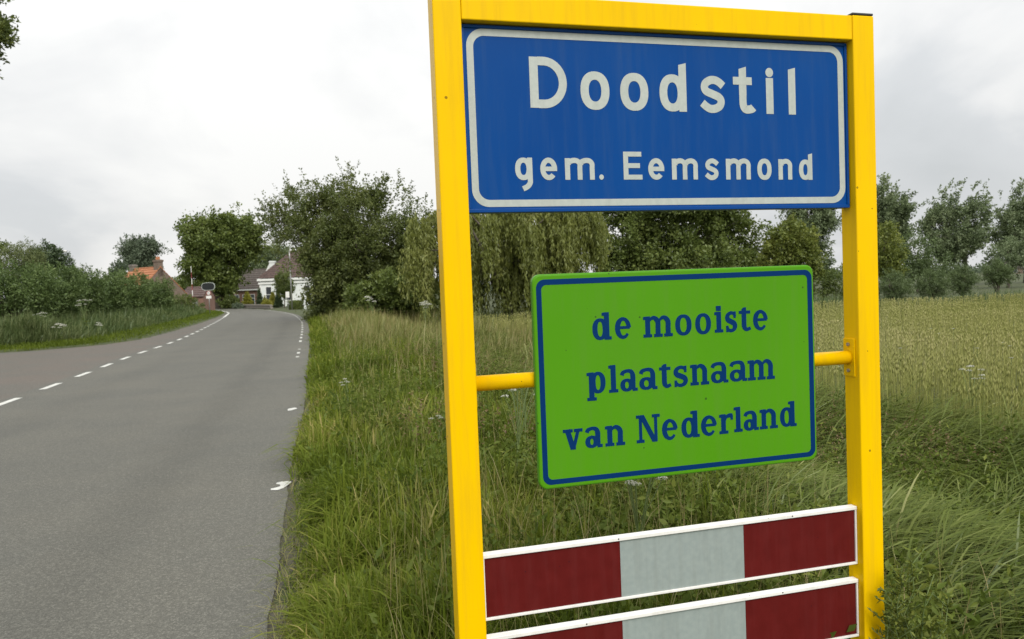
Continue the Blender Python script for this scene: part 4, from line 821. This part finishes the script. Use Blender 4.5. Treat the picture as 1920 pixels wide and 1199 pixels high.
# ditch reed grass, long arching blades combed to the right
x, y, d = scatter(76000, 2.3, 30, 2.0, 7.0, 1.8)
dens = np.maximum(.35+.65*sst(.25, .6, vnoise(x, y, 1.1, 31)), sst(4.6, 5.6, d)); keep = rng.random(len(x)) < dens*(sst(1.9, 2.9, d)); x, y, d = x[keep], y[keep], d[keep]
H = rng.uniform(.55, 1.0, len(x))*(.75+.4*vnoise(x, y, 1.3, 32))*(.55+.45*sst(2.0, 3.2, d))*(1+.15*sst(4.4, 5.4, d)); wd = .0105*(1+.055*y)*rng.uniform(.7, 1.3, len(x))
ang = -.25+2.2*(vnoise(x, y, 1.0, 34)-.5)+rng.normal(0, .55, len(x)); bend = np.clip(rng.normal(1.0, .26, len(x)), .3, 1.4)
blades('ditch_reed', P3(x, y, -.01), H, wd, ang, bend, 'g_reed', np.clip(.42+.3*(vnoise(x, y, 1.5, 33)-.5)+rng.normal(0, .18, len(x)), 0, 1), 'long arching reed grass combed sideways in the ditch behind the sign', 'reed grass', lev=(0, .3, .52, .72, .88), droop=.62)
# tall straw-coloured grass further along the verge
x, y, d = scatter(26000, 11, 48, .7, 6.9, 1.3)
keep = rng.random(len(x)) < (.05+.95*sst(17, 32, y+10*(vnoise(x, y, 3, 41)-.5))); x, y, d = x[keep], y[keep], d[keep]
H = rng.uniform(.6, 1.15, len(x))*(.7+.5*vnoise(x, y, 2.2, 42))*(.5+.5*sst(.5, 1.8, d)); wd = .006*(1+.07*y)*rng.uniform(.7, 1.3, len(x))
blades('tall_grass', P3(x, y, -.01), H, wd, rng.normal(0, 1.4, len(x)), np.clip(rng.normal(.28, .18, len(x)), 0, .8), 'g_straw', np.clip(.45+.5*(vnoise(x, y, 2.5, 43)-.5)+rng.normal(0, .2, len(x)), 0, 1), 'tall seeding straw coloured grass farther along the verge', 'grass')
# broad-leaved herbs through the verge
x, y, d = scatter(9000, 2.5, 32, .4, 6.9, 1.55); keep = rng.random(len(x)) < sst(.35, .7, vnoise(x, y, .7, 91)); x, y, d = x[keep], y[keep], d[keep]
P = P3(x, y); n = len(P); D = rng.normal(size=(n, 3))*.4+np.array([.1, 0, 1.0]); hgt = rng.uniform(.2, .62, n)*(1+.4*(d > 3.5))
V, F, T = sprays(P+np.array([0, 0, .04]), D, hgt, 24, .05, .046, .42, .1, 1.1)
x, y, d = scatter(1500, 2.6, 20, .5, 5, 1.5); P = P3(x, y); n = len(P)                      # dock-like rosettes with long leaves
V2, F2, T2 = sprays(np.repeat(P, 5, 0)+rng.normal(size=(n*5, 3))*.02+np.array([0, 0, .08]), rng.normal(size=(n*5, 3))+np.array([0, 0, .9]), .12, 1, .01, .17, .24, .2, .5)
F = np.vstack([F, F2+len(V)]); V = np.vstack([V, V2]); T = np.concatenate([T, T2])
stuff(npmesh('verge_herbs', V, [F], 'g_herb', tint=T), 'leafy green weeds scattered through the verge grass', 'weeds')
# brown seed heads (sorrel) in patches
x, y, d = scatter(2000, 6.5, 24, .9, 6.4, 1.2); keep = vnoise(x, y, 1.7, 51) > .58; x, y, d = x[keep], y[keep], d[keep]
P = P3(x, y); n = len(P); hh = rng.uniform(.35, .75, n); P[:, 2] += hh*.45
V, F, T = sprays(P, rng.normal(size=(n, 3))*.25+np.array([.2, 0, 1]), hh*.55, 16, .022, .022, .6, .05, 1.0)
stuff(npmesh('sorrel_seed_heads', V, [F], 'g_sorrel', tint=T), 'reddish brown sorrel seed heads in patches of the verge', 'weeds')
# pebbles on the shoulder
x, y, d = scatter(420, 2.5, 12, .04, .30, 1.6); n = len(x); R_ = rng.uniform(.004, .014, n)
o8 = np.array([(1, 0, 0), (-1, 0, 0), (0, 1, 0), (0, -1, 0), (0, 0, .7), (0, 0, -.7)]); f8 = np.array([(0, 2, 4), (2, 1, 4), (1, 3, 4), (3, 0, 4), (2, 0, 5), (1, 2, 5), (3, 1, 5), (0, 3, 5)])
V = (np.stack([x, y, np.where(d < .1, .002, gz(x, y)+.01)], 1)[:, None]+o8[None]*R_[:, None, None]*rng.uniform(.7, 1.3, (n, 6, 1))).reshape(-1, 3); F = (np.arange(n)[:, None, None]*6+f8[None]).reshape(-1, 3)
stuff(npmesh('gravel', V, [F], 'gravel'), 'loose grit and pebbles along the tarmac edge', 'gravel')
# wheat
def wheat():
    n = 76000; u = rng.random(n); y0, y1, a = 6.5, 36.2, 1-1.25; y = (y0**a+(y1**a-y0**a)*u)**(1/a); x = rng.uniform(-12, 30, n)
    d = dist_r(x, y); k = (d > 6.7) & (np.abs(x+.05*y) < .74*y+1.5); x, y = x[k], y[k]; n = len(x)
    Hh = .74*rng.uniform(.88, 1.08, n)*(.88+.2*vnoise(x, y, 2, 61)); base = P3(x, y); ang = rng.normal(.2, .9, n); s = .55+.045*y
    ld = np.stack([np.cos(ang), np.sin(ang), 0*ang], 1); sd = np.stack([-np.sin(ang), np.cos(ang), 0*ang], 1); lean = rng.uniform(.02, .13, n)
    top = base+ld*lean[:, None]; top[:, 2] += Hh
    w = (.0035*s)[:, None]; ew = (.0068*s)[:, None]; el = .085*rng.uniform(.8, 1.2, n); dirn = unit(ld*rng.uniform(.02, .45, (n, 1))+np.array([0, 0, 1]))
    tip = top+dirn*el[:, None]; m = top+dirn*(el*.45)[:, None]; up = np.cross(sd, dirn)
    lf0 = base+(top-base)*rng.uniform(.5, .8, (n, 1)); lt = lf0-ld*.13+sd*rng.normal(0, .07, (n, 1)); lt[:, 2] += rng.uniform(-.05, .12, n); lw = np.cross(lt-lf0, np.array([0, 0, 1.])); lw = unit(lw)*.006*s[:, None]
    vs = [base-sd*w, base+sd*w, top+sd*w, top-sd*w, top, m+sd*ew, m+up*ew, m-sd*ew, m-up*ew, tip, lf0-lw, lf0+lw, lt]
    V = np.stack(vs, 1).reshape(-1, 3); b = np.arange(n)[:, None]*13
    Q = b+[[0, 1, 2, 3]]; T3 = np.concatenate([b+[list(q)] for q in ((4, 5, 6), (4, 6, 7), (4, 7, 8), (4, 8, 5), (9, 6, 5), (9, 7, 6), (9, 8, 7), (9, 5, 8), (10, 11, 12))])
    tv = np.clip(.5+.35*(vnoise(x, y, 4, 62)-.5)+.35*(vnoise(x, y, 1.2, 63)-.5)+rng.normal(0, .16, n), 0, 1); T = np.repeat(tv[:, None], 13, 1); T[:, 4:10] += .08; T[:, 10:] -= .14; T[:, :4] -= .08
    stuff(npmesh('wheat', V, [Q, T3], 'g_wheat', tint=np.clip(T, 0, 1).ravel()), 'field of ripening wheat with pale ears behind the sign', 'wheat')
wheat()
# reeds along the far side of the wheat
n = 9000; x = rng.uniform(-4, 34, n); y = rng.uniform(36.6, 39.5, n); k = np.abs(x+.05*y) < .72*y+2; x, y = x[k], y[k]; n = len(x)
blades('field_edge_reed', P3(x, y, -.02), rng.uniform(.7, 1.25, n)*(.7+.5*vnoise(x, y*0, 2.5, 71)), rng.uniform(.02, .04, n), rng.normal(0, 1.2, n), rng.uniform(.1, .5, n), 'g_leftreed', rng.normal(.5, .2, n), 'strip of green reeds along the far edge of the wheat', 'reeds')
# left bank: short grass then reeds
def leftbank(n, o0, o1, smax=1.0):
    idx = rng.random(n)**.75*(len(VEs)-16); i = idx.astype(int); f = (idx-i)[:, None]; p = VEs[i]*(1-f)+VEs[i+1]*f; tv = VEs[i+1]-VEs[i]; tv /= np.hypot(*tv.T)[:, None]; nv = np.stack([-tv[:, 1], tv[:, 0]], 1)
    o = rng.uniform(o0, o1, n); q = p+nv*o[:, None]; k = (q[:, 1] < 108) & (q[:, 1] > 18) & (q[:, 0] > -48); return q[k, 0], q[k, 1], o[k]
x, y, o = leftbank(30000, .02, 2.6)
blades('bank_grass', np.stack([x, y, np.full(len(x), .02)], 1), rng.uniform(.12, .30, len(x))*(.5+.6*sst(0, 1.4, o)), .0045*(1+.09*y), rng.random(len(x))*6.3, rng.uniform(.1, .8, len(x)), 'g_verge', np.clip(rng.normal(.14, .16, len(x)), 0, 1), 'short bright grass along the left edge of the road', 'grass')
x, y, o = leftbank(42000, 1.9, 9.5)
H = rng.uniform(.9, 1.5, len(x))*(.75+.45*vnoise(x, y, 2.6, 81))*(.5+.5*sst(1.8, 3.4, o))
blades('bank_reed', np.stack([x, y, np.full(len(x), .0)], 1), H, .0075*(1+.075*y)*rng.uniform(.7, 1.3, len(x)), rng.normal(.2, 1.2, len(x)), np.clip(rng.normal(.35, .2, len(x)), 0, 1), 'g_leftreed', np.clip(.5+.5*(vnoise(x, y, 3, 82)-.5)+rng.normal(0, .17, len(x)), 0, 1), 'tall blue green reeds on the left bank in front of the bushes', 'reeds')
# low undergrowth that fills the ground between bank and bushes
x = rng.uniform(-60, -17, 2600); y = rng.uniform(33, 100, 2600); k = x < vx(y)-7; x, y = x[k], y[k]; n = len(x)
V, F, T = sprays(np.stack([x, y, np.full(n, .1)], 1), rng.normal(size=(n, 3))*.5+np.array([0, 0, 1]), rng.uniform(.5, 1.2, n), 18, .25, .22, .4, .05)
stuff(npmesh('bank_undergrowth', V, [F], 'l_bush', tint=T), 'green undergrowth between the reeds and the left bushes', 'undergrowth')

# ------------------------------------------------------------------ flowering umbellifers and single weeds
def umbel_plant(name, label, x, y, h, heads, spread, hr, group, seed):
    r = random.Random(seed); z = float(gz(x, y)); t = thing(name, label, 'wildflower', (float(x), float(y), z), 0, group)
    b = MB(); b.tube([(0, 0, -.05), (.02, 0, h*.35), (.03, .01, h*.6)], [.006*h+.001, .004*h+.001, .003*h+.001], 6); hs = []
    for k in range(heads):
        a = r.random()*6.3; q = r.random()**.6*spread; p = Vector((.03+q*math.cos(a), q*math.sin(a), h*(.85+.15*r.random())-q*.35)); b.tube([(.03, .01, h*(.4+.2*r.random())), Vector((.03, .01, h*.6)).lerp(p, .55)+Vector((0, 0, -.02)), p-Vector((0, 0, hr*.5))], .0022*h+.0006, 5)
        hs.append(p)
        for m in range(6):
            aa = m*1.05+r.random(); b.tube([p-Vector((0, 0, hr*.5)), p+Vector((math.cos(aa)*hr*.7, math.sin(aa)*hr*.7, -.004))], .0010*h+.0003, 4)
    b.build('stem', 'stem', t)
    for p in hs:
        n = 90; aa = rng.random(n)*6.3; rr = np.sqrt(rng.random(n))*hr; cl = np.round(aa/1.05)*1.05; px = np.cos(cl)*rr*.6+np.cos(aa)*rr*.45; py = np.sin(cl)*rr*.6+np.sin(aa)*rr*.45
        P = np.stack([p.x+px, p.y+py, p.z+.15*hr-(rr/hr)**2*hr*.28+rng.normal(0, .05*hr, n)], 1); V, F, T = leaves(P, rng.normal(size=(n, 3))*np.array([1, 1, .5]), hr*.22, hr*.2, np.full(n, .5)); npmesh('flower_head', V, [F], 'petal', t, tint=T)['kind'] = 'stuff'
    lp = np.array([(.01, 0, h*q) for q in (.12, .2, .3, .4) for _ in range(3)]); V, F, T = sprays(lp, rng.normal(size=(len(lp), 3))*np.array([1, 1, .3]), .16*h, 16, .018*h, .035*h+.01, .4); npmesh('leaf', V, [F], 'g_herb', t, tint=T)['kind'] = 'stuff'
UG = 'white flowering umbellifers'
umbel_plant('cow_parsley', 'white umbellifer in the grass between left yellow post and green board', -.02, 5.6, 1.0, 12, .17, .03, UG, 1)
umbel_plant('cow_parsley', 'small white umbellifer leaning low behind the gap left of the green board', .05, 6.4, .95, 8, .16, .03, UG, 2)
umbel_plant('cow_parsley', 'white umbellifer flowering just below the green board over the striped boards', .50, 3.45, .84, 12, .13, .024, UG, 3)
umbel_plant('cow_parsley', 'white umbellifer in the middle of the verge near the tarmac', -2.1, 9.6, .55, 5, .12, .025, UG, 4)
umbel_plant('cow_parsley', 'low white umbellifer beside the left yellow post at mid verge', -.75, 7.2, .45, 4, .10, .025, UG, 5)
umbel_plant('cow_parsley', 'pale umbellifer going to seed at the near edge of the wheat', 5.1, 8.7, 1.0, 8, .16, .032, UG, 6)
umbel_plant('hogweed', 'tall white flowered hogweed against the dark shrub by the left post', *at(796, 29), 1.75, 9, .22, .10, UG, 7)
umbel_plant('hogweed', 'white flowered weed against the dark shaggy tree', *at(698, 30), 1.5, 6, .25, .09, UG, 8)
for k, (lab, px, py_h, Y, h, hd_, sp) in enumerate([('tallest broad white hogweed in front of the left bank bushes', 158, 0, 35, 1.85, 9, .55), ('white hogweed low at the foot of the left bank reeds', 108, 0, 30.5, .85, 12, .4), ('white hogweed near the road edge below the left bank reeds', 182, 0, 31.6, .8, 6, .3), ('hogweed with greyish heads among reeds under the biggest bank bush', 76, 0, 32.5, 1.35, 7, .5)]):
    umbel_plant('hogweed', lab, *at(px, Y), h, hd_, sp*.6, .075, UG, 20+k)
# scattered white mayweed in the wheat edge
n = 60; x = rng.uniform(2.5, 16, n); y = rng.uniform(10, 20, n); k = (dist_r(x, y) > 6.6) & (x < .72*y); x, y = x[k], y[k]
for i, (a, b_) in enumerate(zip(x[:22], y[:22])):
    t = thing('mayweed', 'single small white daisy flower standing among the wheat ears', 'wildflower', (float(a), float(b_), float(gz(a, b_))), 0, 'white daisies in the wheat')
    h = .72+.12*random.random(); MB().tube([(0, 0, -.05), (.02, 0, h*.6), (.03, 0, h)], .003, 5).build('stem', 'stem', t)
    m = 14; aa = np.linspace(0, 6.28, m, endpoint=False); D = np.stack([np.cos(aa), np.sin(aa), .25+0*aa], 1); V, F, T = leaves(np.repeat([[.03, 0, h]], m, 0), D, .028, .014, np.full(m, .5)); npmesh('petals', V, [F], 'petal', t, tint=T)
# weed climbing at the foot of the right post
def cleavers(label, x, y, stems, seed):
    r = random.Random(seed); t = thing('cleavers', label, 'weed', (x, y, float(gz(x, y))), 0); b = MB(); P, D = [], []
    for sx_, sy_, h in stems:
        pts = [Vector((sx_*.2+.015*r.uniform(-1, 1), sy_*.2, -.03))]
        for k in range(1, 9): u = k/8; pts.append(Vector((sx_*(.2+.8*u)+.02*r.uniform(-1, 1), sy_*(.2+.8*u)+.015*r.uniform(-1, 1), h*u)))
        b.tube(pts, [.003-.0002*k for k in range(9)], 5)
        for k in range(1, 9):
            for j in range(5):
                q = pts[k].lerp(pts[k-1], r.random()*.6)
                for m in range(5): a = m*1.26+r.random(); P.append(q); D.append((math.cos(a), math.sin(a), .5))
                if j < 2 and k > 2:
                    e_ = q+Vector((r.uniform(-.06, .06), r.uniform(-.05, .05), r.uniform(.02, .07))); b.tube([q, e_], .0014, 4)
                    for m in range(8): P.append(q.lerp(e_, r.uniform(.4, 1))); D.append((r.gauss(0, 1), r.gauss(0, 1), r.gauss(.3, 1)))
    b.build('stem', 'stem', t); P = np.array([tuple(p) for p in P]); V, F, T = leaves(P, np.array(D), rng.uniform(.012, .026, len(P)), rng.uniform(.005, .010, len(P)), rng.uniform(.45, 1, len(P))); npmesh('leaf', V, [F], 'g_herb', t, tint=T)['kind'] = 'stuff'
cleavers('small branching weed growing up in front of the right yellow post', 1.135, 2.345, [(.02, 0, .70), (-.02, -.01, .60), (.07, .01, .66), (.10, -.02, .62), (.12, 0, .52), (-.05, -.02, .46), (.04, -.03, .55), (.08, -.03, .48), (-.01, -.03, .52), (.0, -.02, .66), (.05, -.02, .72), (-.03, -.02, .56), (.15, -.01, .60), (.18, .02, .50)], 5)
# a few long stalks leaning over the tarmac
x = np.array([-1.42, -1.5, -1.38, -1.45, -1.3, -1.62, -1.36, -1.4]); y = np.array([4.75, 4.9, 4.3, 4.45, 4.05, 5.3, 4.6, 4.2])
blades('overhanging_grass', np.stack([x+.12, y, np.full(8, .02)], 1), np.array([.42, .35, .36, .40, .30, .28, .38, .33]), np.full(8, .006), np.array([3.0, 2.7, 3.3, 3.6, 3.1, 2.9, 2.4, 3.5]), np.array([.95, .7, 1.0, .8, .9, .8, .75, .6]), 'g_verge', np.array([.2, .35, .3, .5, .25, .4, .45, .3]), 'few long grass blades leaning out over the tarmac', 'grass')
